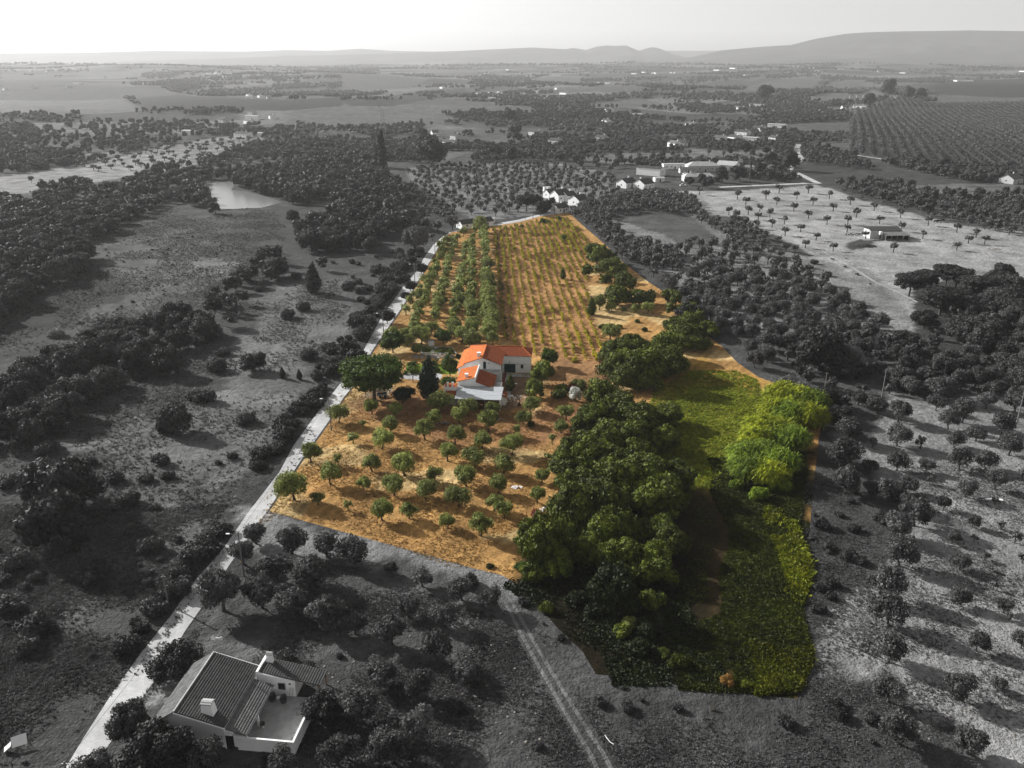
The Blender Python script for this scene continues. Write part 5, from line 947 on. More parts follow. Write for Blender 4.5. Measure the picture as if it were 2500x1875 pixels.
row((1236,835),(1212,570),3.4,'bush',UO,.2,.42,.3,.3,9)
put('n', [(1118,590),(1131,578),(1160,573),(1097,600),(1153,590),(1175,585)], 'olive', UO, w=22)
for k in range(0): pass
put('n', [(1775,1668,42)], 'bush', 'the lower plot corner', leaf='rust_c', label='rusty dry bush at the bottom edge of the plot'); put('n', [(1822,1676,30)], 'bush', 'the lower plot corner', leaf='weed2_c', label='small yellow-green bush right of the rusty bush')
put('n', [(1850,1215,60),(1905,1195,60),(1800,1190,45)], 'bush', 'the weedy foot of the cane', leaf='reed_c2')
# garden plants
scatter(poly('g', [(1180,380),(1500,360),(2100,380),(2110,460),(1800,470),(1500,430),(1200,430)]), 2.4, [('bush',1)], 'the garden shrubbery', .22, .45, seed=50, leafs=['lush_c','oak_c','weed2_c'], rr=0)
scatter(poly('g', [(1180,600),(1420,560),(1450,620),(1190,660)]), 2.6, [('bush',1)], 'the garden shrubbery', .3, .5, seed=51, leafs=['lush_c','oak_c'], rr=0)
scatter(poly('g', [(850,30),(1400,60),(2000,60),(2200,80),(2200,-20),(1500,-60),(900,-40)]), 5.2, [('olive',1)], 'the olives behind the pool', .75, 1.05, seed=52, rr=0)
GA = 'the garden beside the farmhouse'
put(5, [(213,930,400)], 'stonepine', GA, label='big umbrella-shaped pine with bare trunk between road and house')
put(5, [(570,918,148)], 'cypress', GA, leaf='dark_c', label='broad dark conical cypress left of the farmhouse')
put(5, [(335,625,148)], 'ball', GA, leaf='lush_c', label='dense round green tree above the umbrella pine by the road')
put(5, [(400,955,140)], 'ball', GA, leaf='dark_c', label='dark round tree between the umbrella pine and the cypress')
for x, y, w_, kd, lf, lb in ((1350,712,118,'ball','lush_c','dense round green tree at the right corner of the wing'),(1300,830,150,'ball','oak_c','large dark round tree right of the brown yard'),(1255,925,135,'ball','oak_c','rounded olive-green tree right of the canopy yard'),(1540,855,130,'bush','olive_c','grey-green bush above the white flowering shrub'),
    (1425,870,90,'bush','oak_c','dark low bush left of the grey-green bush'),(1515,945,92,'ball','flower_c','shrub covered in white blossom at the edge of the dark wood'),(1500,868,80,'bush','red_c','reddish leaved shrub just behind the white blossom'),(1420,915,110,'bush','oak_c','grey-green bush left of the white blossom'),(1225,1100,62,'bush','weed_c','small yellow-green bush beside an orchard tree near the yard'),
    (705,775,125,'ball','lush_c','bright green round tree left of the front orange roof'),(690,828,105,'bush','lush_c','bright green clipped bush at the left wall of the front block'),(465,815,95,'youngolive','lush_c','slim green garden tree beside the cypress'),(490,640,72,'ball','oak_c','dark small tree at the left end of the pool'),(715,652,58,'ball','oak_c','dark small tree at the right end of the pool'),
    (455,712,60,'bush','lush_c','green bush on the garden slope under the steps'),(610,745,75,'bush','lush_c','yellow-green bush on the lawn right of the cypress tip'),(585,700,60,'bush','weed_c','pale feathery shrub on the lawn'),(660,570,110,'ball','lush_c','bright green leafy tree behind the pool'),(760,660,50,'bush','dark_c','dark shrub against the lean-to roof'),
    (1095,870,60,'cypress','oak_c','small dark upright shrub beside the brown yard lounger'),(1270,850,50,'bush','lush_c','pale green sprouting shrub below the large round tree'),(1510,685,48,'bush','vine_c','yellow-green bush at the lower end of the vine rows'),(1370,620,46,'bush','vine_c','yellow-green bush behind the wing right of the roof'),(860,585,90,'olive','olive_c','olive tree just left of the main roof behind the house'),(980,580,95,'olive','olive_c','dark olive right behind the main roof ridge'),
    (520,570,110,'olive','olive_c','olive tree behind the left end of the pool'),(430,590,90,'olive','olive_c','olive tree between round tree and pool'),(560,610,55,'bush','oak_c','low shrub on the rockery bank'),(640,625,45,'bush','oak_c','tiny shrub on the rockery bank below the pool'),(540,690,50,'bush','rust_c','rust coloured shrub on the garden bank'),
    (1435,150,42,'cypress','oak_c','dark upright shrub alone among the right vine rows'),(1740,545,110,'olive','olive_c','olive at the inner edge of the dark trees'),(1695,470,70,'bush','oak_c','dark bush at the inner edge of the dark trees'),(1620,380,60,'cypress','oak_c','slim dark bush at the right end of the vines'),(1670,350,90,'olive','olive_c','pale olive at the edge of the upper dark trees'),(1750,360,60,'olive','olive_c','smaller olive in the clearing right of the vines'),
    (1900,370,60,'olive','olive_c','small olive in the middle of the clearing'),(1985,375,70,'olive','olive_c','small olive at the right of the clearing'),(1835,355,45,'bush','olive_c','low bush in the clearing right of the vines'),(1920,430,40,'bush','lush_c','yellow-green bush alone in the clearing'),(1800,465,50,'bush','oak_c','low dark bush in the lower clearing'),(1965,485,50,'bush','weed_c','low brownish bush in the lower clearing')):
    put(5, [(x, y, w_)], kd, GA, leaf=lf, label=lb)
put('a', [(1630,1390,80)], 'cypress', GA, leaf='oak_c', label='dark upright tree among the vines'); put('a', [(1640,900,85)], 'youngolive', GA, leaf='lush_c', label='round green tree standing among the upper vine rows'); put('a', [(1075,1060,75)], 'bush', GA, leaf='vine_c', label='bright yellow shrub in the upper vine rows'); put('a', [(975,1040,75)], 'youngolive', GA, leaf='vine_c', label='yellow-green little tree left of the bright yellow shrub')
put('a', [(1265,1150,55),(1370,1130,60),(1700,1110,45),(1635,1150,50)], 'bush', 'the dark shrub line crossing the vines', leaf='oak_c')
put('a', [(1000,680,70),(1070,690,70),(1360,630,110),(1430,640,90),(1560,590,90),(1620,600,80),(850,720,60),(700,740,60)], 'bush', 'the leafy far edge of the vine rows', leaf='lush_c')
# dark broadleaf trees of the coloured plot (crown middles in overview units)
DW = 'the coloured dark wood'
put('o', [(1268,588,38),(1290,552,44),(1322,572,50),(1350,608,46),(1335,640,46),(1310,606,38),(1382,640,44),(1408,642,34),(1448,665,36),(1455,700,38),(1330,762,50),(1362,748,60),(1400,752,54),(1432,755,52),(1350,792,60),(1392,802,70),(1436,790,58),(1470,740,40),(1300,858,62),(1290,895,62),(1338,882,70),(1378,900,66),
          (1322,935,70),(1368,950,66),(1262,950,62),(1232,978,54),(1415,962,50),(1280,1002,70),(1330,1012,76),(1385,1030,76),(1242,1042,66),(1290,1072,78),(1345,1080,76),(1402,1092,66),(1230,1102,62),(1272,1132,70),(1330,1142,66),(1385,1150,56),(1200,1152,46),(1175,1200,62),(1152,1236,46),(1208,1228,50),(1262,1198,60),(1310,1205,60),
          (1340,1240,60),(1390,1210,54)], 'oak', DW, center=1)
for t_ in TREES[-54:]:
    k_ = 1.3 if t_['y'] < 260 else 1.18; t_['s'] *= k_; t_['sz'] *= k_
scatter(poly('o', [(1255,910),(1400,890),(1440,960),(1462,1080),(1452,1190),(1420,1245),(1300,1250),(1210,1262),(1150,1240),(1200,1180),(1222,1060),(1245,980)]), 7.5, [('oak',1)], DW, .6, 1.15, seed=40, leafs=['oak_c'], rr=0)
scatter(poly('o', [(1320,790),(1440,780),(1460,830),(1400,850),(1330,840)]), 6.5, [('oak',1)], DW, .8, 1.05, seed=41, leafs=['oak_c'], rr=0)
scatter(poly('o', [(1290,560),(1330,570),(1370,620),(1390,650),(1350,640),(1300,610)]), 6.5, [('oak',1)], DW, .65, .9, seed=42, leafs=['oak_c'], rr=0)
scatter(poly('o', [(1435,650),(1500,655),(1530,720),(1490,770),(1440,740)]), 6, [('oak',1)], DW, .6, .9, seed=43, rr=0)
put('o', [(1480,712,38),(1498,700,36),(1478,668,36),(1510,720,30)], 'oak', DW, leaf='oak_c', center=1)
put('o', [(1445,950,36)], 'bush', DW, leaf='reed_c', center=1, label='bright yellow-green bush at the right edge of the dark wood'); put('o', [(1450,1050,50)], 'oak', DW, leaf='lush_c', center=1, label='fresh green tree at the right edge of the dark wood'); put('o', [(1360,1345,36)], 'oak', DW, leaf='olive_c', center=1, label='lone paler tree in the black shade under the wood')
put('o', [(1130,1222,40)], 'bush', DW, leaf='lush_c', center=1); put('o', [(1058,1225,22)], 'bush', DW, leaf='weed_c', label='small yellow bush at the grey boundary of the orchard'); put('o', [(1160,1115,36)], 'bush', DW, leaf='red_c', label='dead reddish bush beside the white sacks')
scatter(poly('o', [(1190,1290),(1300,1260),(1450,1240),(1455,1420),(1400,1440),(1300,1400)]), 4.2, [('bush',1)], 'the dark undergrowth below the wood', .5, 1.1, seed=44, leafs=['shade_c','oak_c','shade_c'], rr=0)  # most of these bushes carry painted shade in their leaf colour
scatter(poly('o', [(1225,1262),(1440,1240),(1452,1330),(1400,1350),(1320,1335),(1240,1300)]), 7, [('oak',1)], DW, .65, .95, seed=47, leafs=['shade_c','shade_c','oak_c'], rr=0)  # oaks mostly in leaves painted dark as shade
scatter(poly('o', [(1430,900),(1462,930),(1480,1080),(1470,1230),(1440,1240),(1440,1050)]), 6, [('oak',1)], DW, .6, .85, seed=48, leafs=['shade_c','oak_c'], rr=0)  # wood edge, part of it with shade painted into the leaves
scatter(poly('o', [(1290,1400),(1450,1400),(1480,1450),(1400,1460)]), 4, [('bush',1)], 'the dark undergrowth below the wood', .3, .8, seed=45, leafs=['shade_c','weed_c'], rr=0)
# grey foreground below the plot and round the near house
FG = 'the grey slope below the plot'
put(7, [(1660,205,150),(1890,270,190),(2120,290,150),(1580,340,170),(1790,440,190),(2030,470,200),(1450,640,270),(1700,620,200),(1900,680,210),(2110,760,250)], 'olive', FG, w=150)
put(8, [(90,340,190),(330,410,85),(525,480,120),(780,570,160),(960,630,150),(435,680,145),(665,740,140),(90,790,160),(330,860,200),(620,960,190),(800,1110,140),(250,1120,170),(510,1200,190),(130,1360,240),(490,1470,210),(330,1620,230),(40,1600,180)], 'olive', FG)
put(8, [(840,480,150),(1180,600,90),(1330,640,120)], 'bush', FG)
NH = 'the near house'
put(7, [(1140,1060,300)], 'oak', NH, leaf='dark_g', label='dark bushy tree between the road and the mossy roof'); put(7, [(860,1460,300)], 'oak', NH, leaf='oak_g', label='bushy tree at the road edge below the near house'); put(7, [(1060,1640,400)], 'oak', NH, leaf='dark_g', label='large dark tree in front of the near house front wall')
put(7, [(2090,1340,260)], 'oak', NH, leaf='oak_g', label='bushy tree against the right side of the patio'); put(7, [(1340,1690,240)], 'olive', NH, label='olive tree below the near house gate'); put(7, [(1840,975,170)], 'bush', NH, leaf='oak_g', label='light bush behind the wing chimney'); put(7, [(2000,1010,110)], 'bush', NH, leaf='oak_g', label='low bush behind the right end of the wing roof')
put(7, [(620,1760,220)], 'olive', NH, label='olive tree at the bottom edge beside the road'); put(7, [(1830,1700,170)], 'olive', NH, label='olive tree at the bottom edge below the patio corner'); put(7, [(2180,1640,200)], 'olive', NH, label='tall grey olive at the right of the patio corner, lower one'); put(7, [(1530,1530,60)], 'bush', NH, leaf='oak_g', label='small shrub at the foot of the patio wall'); put(7, [(2200,940,60)], 'bush', NH, leaf='dark_g', label='dark little bush right of the wing behind')
# left scrubland
LS = 'the left scrubland'
put(7, [(1240,320,210),(1350,230,190),(1440,140,160),(1000,660,190),(1160,520,200),(960,250,200)], 'bush', 'the left road verge'); put(7, [(870,860,130),(120,350,230),(370,220,480),(590,450,230),(210,780,260),(60,640,200),(230,440,110),(180,900,180),(30,460,120),(640,360,120)], 'bush', LS)
put(4, [(370,520,110)], 'bush', LS, leaf='pale_g', label='pale bright grass clump in the left scrubland'); put(4, [(1330,940,150),(1250,930,110),(1150,1140,220),(1060,1130,140),(1040,1340,150),(750,1460,130),(430,1640,460),(60,1480,160),(220,1210,190),(320,1270,180),(950,1460,110),(1090,1440,100),(1500,1310,80),(2000,660,130),(1870,400,120),(1960,350,110),(2090,95,120),(1920,150,80),(1640,740,160),(1450,640,110),(1400,740,150),(860,1600,160),(1000,1640,80),(580,1350,110),(1590,1080,150),(1415,1350,60),(400,1150,110)], 'bush', LS)
put(4, [(1830,790,40),(1940,800,40),(2035,240,110)], 'cypress', LS, leaf='oak_g'); put(4, [(1385,440,150)], 'youngolive', LS, leaf='oak_g', label='half bare leaning tree in front of the left wood')
def hedge(tile, pts, region, kind='bush', step=3, smin=.8, smax=1.3, jit=1.2, seed=1, leaf=None, z=0):
    r = random.Random(seed); P = [np.array(G(*T(tile, *p))) for p in pts]
    for a, b in zip(P[:-1], P[1:]):
        L = np.linalg.norm(b-a); n = max(1, int(L/step))
        for i in range(n):
            q = a+(b-a)*(i+r.random())/n+np.array((r.gauss(0, jit), r.gauss(0, jit)))
            if inside(ROADP, [q[0]], [q[1]])[0] or not clear_of(np.array([q[0]]), np.array([q[1]]))[0]: continue
            tree(q[0], q[1], kind, leaf or leaf_for(kind, *q), r.uniform(smin, smax), SPEC[kind][0], None, region, SPEC[kind][2], region=region)
hedge(4, [(1650,1400),(1800,1230),(1900,1060),(2010,960),(2110,840)], 'the left road verge', step=1.6, smin=.6, smax=1.15, seed=2, leaf='dark_g')
hedge(7, [(830,900),(960,680),(1040,600),(1160,450),(1290,270),(1420,110)], 'the left road verge', step=2.2, smin=.45, smax=.95, seed=5, jit=1.0, leaf='dark_g')
hedge(5, [(-100,800),(40,600),(200,380),(330,180),(420,40),(470,-40)], 'the left road verge', step=2.0, smin=.6, smax=1.5, jit=2.6, seed=3)
hedge(5, [(250,90),(300,250),(90,200),(20,230),(250,240)], LS, step=5, smin=.8, smax=1.4, seed=4)
put(5, [(450,230,80),(420,290,70),(520,120,80),(300,440,90),(110,760,150),(60,680,150),(110,830,100)], 'ball', 'the right road verge', leaf='dark_g')
W1 = 'the left woodland'
scatter(poly(4, [(-500,-150),(0,-250),(400,-120),(560,20),(500,130),(300,230),(200,330),(0,380),(-500,700)]), 6.5, [('oak',1)], W1, .75, 1.2, seed=1)
scatter(poly(1, [(-200,1240),(170,1320),(300,1240),(500,1195),(650,1250),(880,1190),(1050,1115),(1250,1120),(1380,1160),(1320,1200),(1370,1280),(1400,1350),(1100,1330),(1000,1380),(830,1450),(650,1560),(520,1640),(-200,1660),(-500,1500)]), 8.5, [('oak',1)], W1, .8, 1.45, seed=2)
for t_ in TREES[-400:]:
    if t_['region'] == W1 and t_['kind'] == 'oak': t_['sz'] *= .8
scatter(poly(1, [(-200,830),(200,850),(450,790),(900,790),(1300,800),(1500,790),(1560,850),(1400,885),(1150,905),(980,950),(780,965),(480,1015),(480,1060),(0,1150),(-300,1170)]), 13, [('oak',1)], 'the hazy wood beyond the light slope', .6, 1.2, seed=3, prob=.6)
scatter(poly(4, [(0,870),(170,760),(450,650),(800,500),(1150,420),(1330,420),(1420,560),(1280,720),(1050,800),(850,850),(620,900),(480,1080),(380,1130),(100,1210),(0,1230),(-300,1250),(-300,950)]), 6, [('oak',2),('bush',1)], W1, .6, 1.05, seed=4)
scatter(poly(4, [(1380,430),(1300,300),(1450,180),(1600,80),(1700,0),(1850,20),(1860,150),(1700,200),(1620,330),(1560,430)]), 6.5, [('oak',2),('bush',1)], W1, .6, 1.0, seed=5)
scatter(poly(2, [(-100,1060),(60,1040),(170,1040),(200,1110),(430,1260),(450,1400),(380,1500),(280,1560),(150,1620),(-50,1640),(-250,1640),(-300,1500),(-60,1420),(-40,1300),(-300,1330),(-450,1280),(-560,1250),(-690,1210),(-640,1150),(-420,1120)]), 7, [('oak',1)], 'the wood right of the pond', .8, 1.3, seed=6)
scatter(poly(2, [(450,1180),(640,1290),(740,1370),(740,1420),(560,1400),(460,1370)]), 4.5, [('bush',2),('youngolive',1)], 'the shrubby slope', .5, .9, seed=7)
scatter(poly(2, [(280,1430),(460,1400),(560,1440),(560,1500),(300,1500)]), 6, [('oak',1)], 'the wood right of the pond', .6, .9, seed=8)
put(2, [(500,1525,50),(540,1490,60),(455,1560,50),(625,1515,80),(590,1560,50),(480,1640,160),(190,1640,110),(720,1490,90),(640,1620,60),(900,1505,90),(800,1520,50)], 'olive', 'the near corner by the road bend')
scatter(poly(5, [(-80,30),(0,-60),(300,-80),(420,-60),(300,60),(330,200),(230,330),(120,560),(60,620),(-40,560),(120,200),(0,190)]), 9, [('bush',1)], LS, .5, 1.1, seed=9, prob=.5)
scatter(poly(4, [(600,-80),(1500,-150),(1500,0),(1000,330),(700,420),(300,560),(100,700),(300,520)]), 7, [('bush',1)], LS, .2, .45, seed=10, prob=.55)
scatter(poly(7, [(-100,0),(900,0),(1400,150),(1100,450),(700,850),(500,1100),(350,1600),(-100,1700)]), 5, [('bush',1)], LS, .15, .5, seed=11, prob=.5)
put(2, [(270,1090,52)], 'poplar', 'the middle distance', leaf='dark_g', label='tall dark columnar poplar behind the wood'); put(2, [(225,1080,36)], 'poplar', 'the middle distance', leaf='oak_g', label='slimmer poplar just left of the tall one'); put(2, [(590,1085,190)], 'ball', 'the middle distance', leaf='dark_g', label='huge dark domed tree right of the poplars'); put(2, [(530,920,90)], 'ball', 'the middle distance', leaf='dark_g', label='dark round tree beside the white farmhouse past the poplar')
put(2, [(1200,1370,130)], 'stonepine', 'the middle distance', leaf='dark_g', label='big dark round-headed pine left of the white farm'); put(2, [(1290,1400,90),(1325,1380,80),(1360,1340,60),(1275,1340,80),(1100,1040,90),(1000,1020,90),(1120,920,110),(1090,790,90)], 'ball', 'the middle distance', leaf='dark_g')
# the big grove behind the plot
BG = 'the big grove behind the plot'
def notin(*Ps): return lambda X, Y: ~np.any([inside(P, X, Y) for P in Ps], 0)
scatter(poly(2, [(420,1110),(900,1060),(1400,1075),(1760,1160),(1800,1260),(1660,1350),(1620,1310),(1330,1240),(1250,1330),(1100,1400),(760,1400),(640,1290),(500,1220)]), 8.2, [('olive',6),('youngolive',1)], BG, .8, 1.1, jit=.26, ang=.35, seed=12, prob=.93)
scatter(poly(2, [(1480,1380),(1600,1330),(1750,1290),(1900,1270),(2000,1260),(2150,1260),(2300,1300),(2300,1380),(2150,1400),(2000,1360),(1880,1390),(1740,1400),(1760,1480),(1800,1560),(1900,1600),(2050,1600),(2200,1660),(2200,1760),(1850,1700),(1760,1640),(1690,1560),(1560,1450)]), 4.6, [('olive',1)], 'the hedge grove right of the plot', .8, 1.05, jit=.3, seed=13)
# right grove
RG = 'the grey grove right of the plot'
RGP = poly('n', [(1650,622),(1700,590),(1760,595),(1840,640),(1960,650),(2000,680),(2060,740),(2150,800),(2160,850),(2080,880),(2020,860),(1960,880),(1900,900),(1850,905),(1800,870),(1740,810),(1700,760),(1640,715),(1560,650),(1500,605),(1470,560),(1520,560),(1580,600)])
scatter(RGP, 6.9, [('olive',8),('youngolive',1)], RG, .92, 1.15, jit=.2, ang=.5, seed=14, prob=.93)
scatter(poly('n', [(1880,860),(1960,820),(2080,800),(2150,830),(2260,860),(2360,880),(2520,860),(2520,930),(2350,960),(2200,975),(2100,990),(2040,1040),(2015,1000),(2010,960),(1930,930)]), 6, [('oak',3),('olive',4),('bush',2)], 'the dark thicket right of the cane', .5, .8, seed=15)
scatter(poly('n', [(2280,760),(2360,730),(2420,690),(2520,700),(2520,880),(2400,870),(2300,840)]), 7, [('oak',1)], 'the dark thicket below the pines', .7, 1.1, seed=16)
scatter(poly('n', [(2200,900),(2520,860),(2560,1010),(2400,1010),(2250,960)]), 7, [('olive',1)], 'the right orchard', .9, 1.2, seed=17, prob=.9)
put(6, [(1395,1075,140),(1260,1020,110),(1720,1120,110),(1810,1080,150),(2065,1155,150),(1965,990,120),(1640,935,140),(1475,900,110),(1640,1000,100),(2150,1010,120),(1070,1200,170),(1385,1230,130),(1755,1240,110),(1540,1250,80),(1020,1360,200),(1215,1400,90),(1230,1240,70),(1575,1400,90),(1790,1380,140),(1960,1380,120),(2110,1290,150),
        (1600,1480,60),(1060,1530,170),(1440,1530,110),(1220,1560,120),(2020,1510,110),(1830,1560,120),(1690,1640,90),(2200,1440,70),(1330,1600,160),(1420,1640,120),(1900,1200,110),(1890,860,120),(2000,830,120),(2150,870,130),(2020,1610,60),(1390,1390,110)], 'olive', 'the right orchard')
put(9, [(1320,550,210),(1330,740,210),(1330,970,200),(1330,1230,190),(1390,1500,220),(1790,370,110),(1745,200,90),(1885,195,55),(1800,610,115),(1955,310,60),(1990,380,45),(2075,650,100),(1900,900,140),(1765,1210,180),(2035,1150,90),(2010,500,60),(1840,1560,200),(2190,880,110),(2150,200,80),(2060,115,65),(2200,330,70),(1500,90,190),(1390,170,170),(1400,350,200),(1880,100,90),(2110,700,60)], 'olive', 'the lower right orchard')
put(9, [(970,480,110),(960,560,90),(880,640,110),(1080,300,130),(950,240,100),(1150,330,100),(1290,60,120),(900,100,120),(1240,450,110)], 'bush', 'the dark edge right of the plot')
scatter(poly(9, [(800,-100),(1250,-150),(1350,150),(1200,480),(950,700),(800,800)]), 4.5, [('bush',1)], 'the dark edge right of the plot', .3, .7, seed=18, prob=.4)
scatter(poly(9, [(750,1000),(1100,1250),(1350,1350),(1500,1750),(300,1750),(340,1480),(560,1300),(720,1220)]), 4, [('bush',1)], 'the rough ground bottom right', .25, .6, seed=19, prob=.4)
scatter(poly(8, [(1230,620),(1500,900),(1700,1100),(2000,1180),(2212,1200),(2300,1260),(2100,1400),(1900,1500),(1700,1350),(1500,1050)]), 3.6, [('bush',1)], 'the rough ground below the plot', .18, .5, seed=20, prob=.55)
scatter(poly(8, [(560,850),(900,800),(1150,900),(1450,1350),(1550,1700),(600,1700),(700,1200)]), 4.6, [('bush',1)], 'the slope left of the track', .15, .42, seed=21, prob=.6)
# umbrella pines and trees on the right
PN = 'the pine group on the right'
put(6, [(1465,262,210),(1665,385,240),(1765,215,200),(1560,230,170),(1880,280,200),(1700,200,180)], 'stonepine', PN, leaf='dark_g')
put(6, [(1560,470,180),(1960,290,190),(1640,545,90),(1900,420,170),(2050,350,200),(2130,470,190),(1860,540,190),(2000,560,200),(2180,620,190),(1430,620,190),(880,740,330),(1180,580,150),(1060,560,90),(1230,470,100),(930,540,90),(1620,610,150),(1130,760,150),(1000,640,120),(1340,610,130),(1040,1000,140),(930,960,90)], 'oak', PN)
put(6, [(1090,740,190)], 'bush', PN, leaf='pale_g', label='pale silvery shrub above the cane'); put(6, [(690,830,130),(760,850,90)], 'bush', PN, leaf='pale_g')
put(6, [(40,430,180)], 'oak', DW, leaf='dark_g', label='dark tree just outside the colour at the grove corner')
# light field with separate olives
LF = 'the light field'
put(3, [(110,1262),(355,1292),(625,1250),(815,1252),(540,1290),(740,1292),(610,1327),(410,1328),(950,1288),(845,1328),(720,1370),(975,1368),(1085,1327),(1240,1366),(500,1372),(565,1408),(425,1392),(300,1395),(345,1422),(490,1426),(815,1416),(1125,1410),(1410,1412),(935,1455),(660,1452),(580,1476),(405,1455),(320,1482),(1070,1455),(1065,1505),
        (1275,1450),(1590,1462),(1775,1507),(1415,1498),(765,1502),(665,1526),(470,1542),(615,1578),(865,1557),(1185,1548),(1555,1547),(1900,1540),(1850,1577),(1955,1582),(1775,1622),(1365,1635),(975,1625),(795,1606),(725,1642),(480,1482),(330,1592),(540,1602)], 'parasolive', LF, w=68)
for t_ in TREES:
    if t_['region'] == LF: t_['sz'] *= 1.25
put(3, [(1160,1290,30),(1300,1325,40),(1045,1250,50),(2115,1520,60),(1985,1490,60),(1620,1410,50),(1440,1365,50)], 'parasolive', LF)
put(6, [(590,50,60),(430,20,60),(790,90,60),(850,50,60),(970,25,25),(1050,75,25),(1130,125,30),(1215,185,20),(940,130,60),(735,125,60),(1060,20,15)], 'bush', LF)
hedge(3, [(0,1330),(90,1400),(180,1450),(290,1520),(380,1600),(450,1650)], 'the hedge by the ploughed patch', 'olive', 4, .75, 1.0, 1.8, 21)
scatter(poly(3, [(200,1500),(330,1420),(450,1500),(560,1570),(700,1640),(600,1720),(400,1640)]), 7.5, [('olive',1)], RG, .8, 1.0, seed=22)
# strip wood across the right, groves and hedges
scatter(poly(3, [(960,1175),(1150,1210),(1300,1210),(1600,1250),(2300,1270),(2300,1560),(1980,1500),(1800,1460),(1600,1400),(1420,1360),(1250,1305),(1060,1250)]), 7, [('olive',4),('oak',1)], 'the grove strip past the light field', .8, 1.05, seed=23)
scatter(poly(3, [(760,970),(900,960),(1030,1000),(1250,1085),(1230,1110),(1050,1090),(780,1060)]), 7, [('oak',2),('olive',2)], 'the hedge strip by the pale lane', .6, .95, seed=24)
MG = poly(3, [(1110,640),(1250,690),(1400,620),(1600,680),(2400,665),(2400,1100),(2000,1090),(1700,1070),(1500,1050),(1300,1030),(1090,985),(1090,780)])
a0 = np.array(G(*T(3, 1400, 690))); b0 = np.array(G(*T(3, 1560, 860))); ANG = math.atan2(b0[1]-a0[1], b0[0]-a0[0])
scatter(MG, 4.6, [('oak',1)], 'the dark planted grove on the right', .46, .58, jit=.12, ang=ANG, sy=9.5, seed=25, group='trees of the dark planted grove', leafs=['oak_g'])
scatter(poly(3, [(1650,1080),(1900,1090),(2300,1090),(2300,1180),(2000,1190),(1850,1170),(1720,1120)]), 9, [('oak',1)], 'the trees round the right-edge house', .55, .85, seed=26, prob=.7)
put(3, [(690,1110,125),(255,1185,95),(370,1175,100),(160,1220,75),(505,1150,90),(45,1200,60),(125,1190,70),(560,1080,90),(410,1000,70),(655,860,40),(1530,1065,60),(1680,1100,80),(310,1000,40),(450,1010,45),(540,1000,50),(1330,620,100),(1210,690,85),(1470,640,70),(1540,640,60),(530,650,100)], 'ball', 'the villa surroundings', leaf='dark_g')
put(3, [(570,1130,60)], 'ball', 'the villa surroundings', leaf='pale_g', label='white flowering shrub right of the palm')
put(3, [(300,1045,40),(265,1020,35),(170,1010,40),(220,1050,40),(125,1045,45),(20,1030,40),(45,1005,35),(215,980,40),(340,1040,45),(380,1045,45),(500,1040,45)], 'olive', 'the meadow behind the villa')
scatter(poly(2, [(1480,1040),(1700,1000),(1900,990),(2212,1000),(2212,1060),(1900,1070),(1750,1120),(1500,1090)]), 16, [('olive',3),('oak',1)], 'the sparse orchard left of the villa', .9, 1.3, seed=27, prob=.8)
scatter(poly(1, [(450,1090),(1000,950),(1500,900),(1700,905),(1600,960),(1450,1010),(1200,1090),(1050,1070),(850,1120),(620,1120)]), 15, [('parasolive',1)], 'the light slope beyond the pond', .95, 1.25, seed=28, jit=.4, prob=.85)
put(1, [(205,1185,40)], 'youngolive', 'the light slope beyond the pond', label='lone small tree on the light slope at the far left')
put(1, [(1395,1385,80)], 'ball', W1, leaf='oak_g', label='rounded tree on the near bank of the pond'); put(1, [(1900,1445,95)], 'bush', W1, leaf='oak_g', label='round bush below the pond')
scatter(poly(1, [(1450,1040),(1700,900),(2300,900),(2300,1050),(2000,1080),(1720,1060),(1560,1100)]), 11, [('olive',3),('oak',1)], 'the grove above the pond', .9, 1.1, ang=.4, seed=29, jit=.2, prob=.9)
scatter(poly(1, [(1240,1120),(1450,1090),(1560,1130),(1750,1110),(2212,1120),(2300,1190),(2212,1280),(2000,1330),(1840,1320),(1700,1262),(1510,1225),(1530,1180),(1400,1170),(1250,1170)]), 8, [('oak',1)], 'the wood behind the pond', .75, 1.15, seed=30, prob=.9)
# palm beside the villa
gx, gy = G(*T('v', 1522, 408)); t = thing('palm_tree', 'tall palm with bare trunk in front of the villa garden', 'palm', (gx, gy, 0)); m = MB(); m.tube([(0,0,0),(.1,0,6),(0,0,12)], [.7,.6,.6], 8); m.build('trunk', 'bark_g', t)
m = MB()
for i in range(26):
    a, e = i*2.4, .9-(i % 5)*.45; l = 3.2; P = [(0,0,12), (l*.5*cos(a), l*.5*sin(a), 12+l*.5*e+.4), (l*cos(a), l*sin(a), 12+l*e*.5-.6)]; wx, wy = -sin(a)*.5, cos(a)*.5
    m.face([(P[0][0]-wx*.3,P[0][1]-wy*.3,P[0][2]),(P[0][0]+wx*.3,P[0][1]+wy*.3,P[0][2]),(P[1][0]+wx,P[1][1]+wy,P[1][2]),(P[1][0]-wx,P[1][1]-wy,P[1][2])]); m.face([(P[1][0]-wx,P[1][1]-wy,P[1][2]),(P[1][0]+wx,P[1][1]+wy,P[1][2]),(P[2][0],P[2][1],P[2][2]),(P[2][0]-.02,P[2][1],P[2][2])])
m.build('crown', 'oak_g', t)
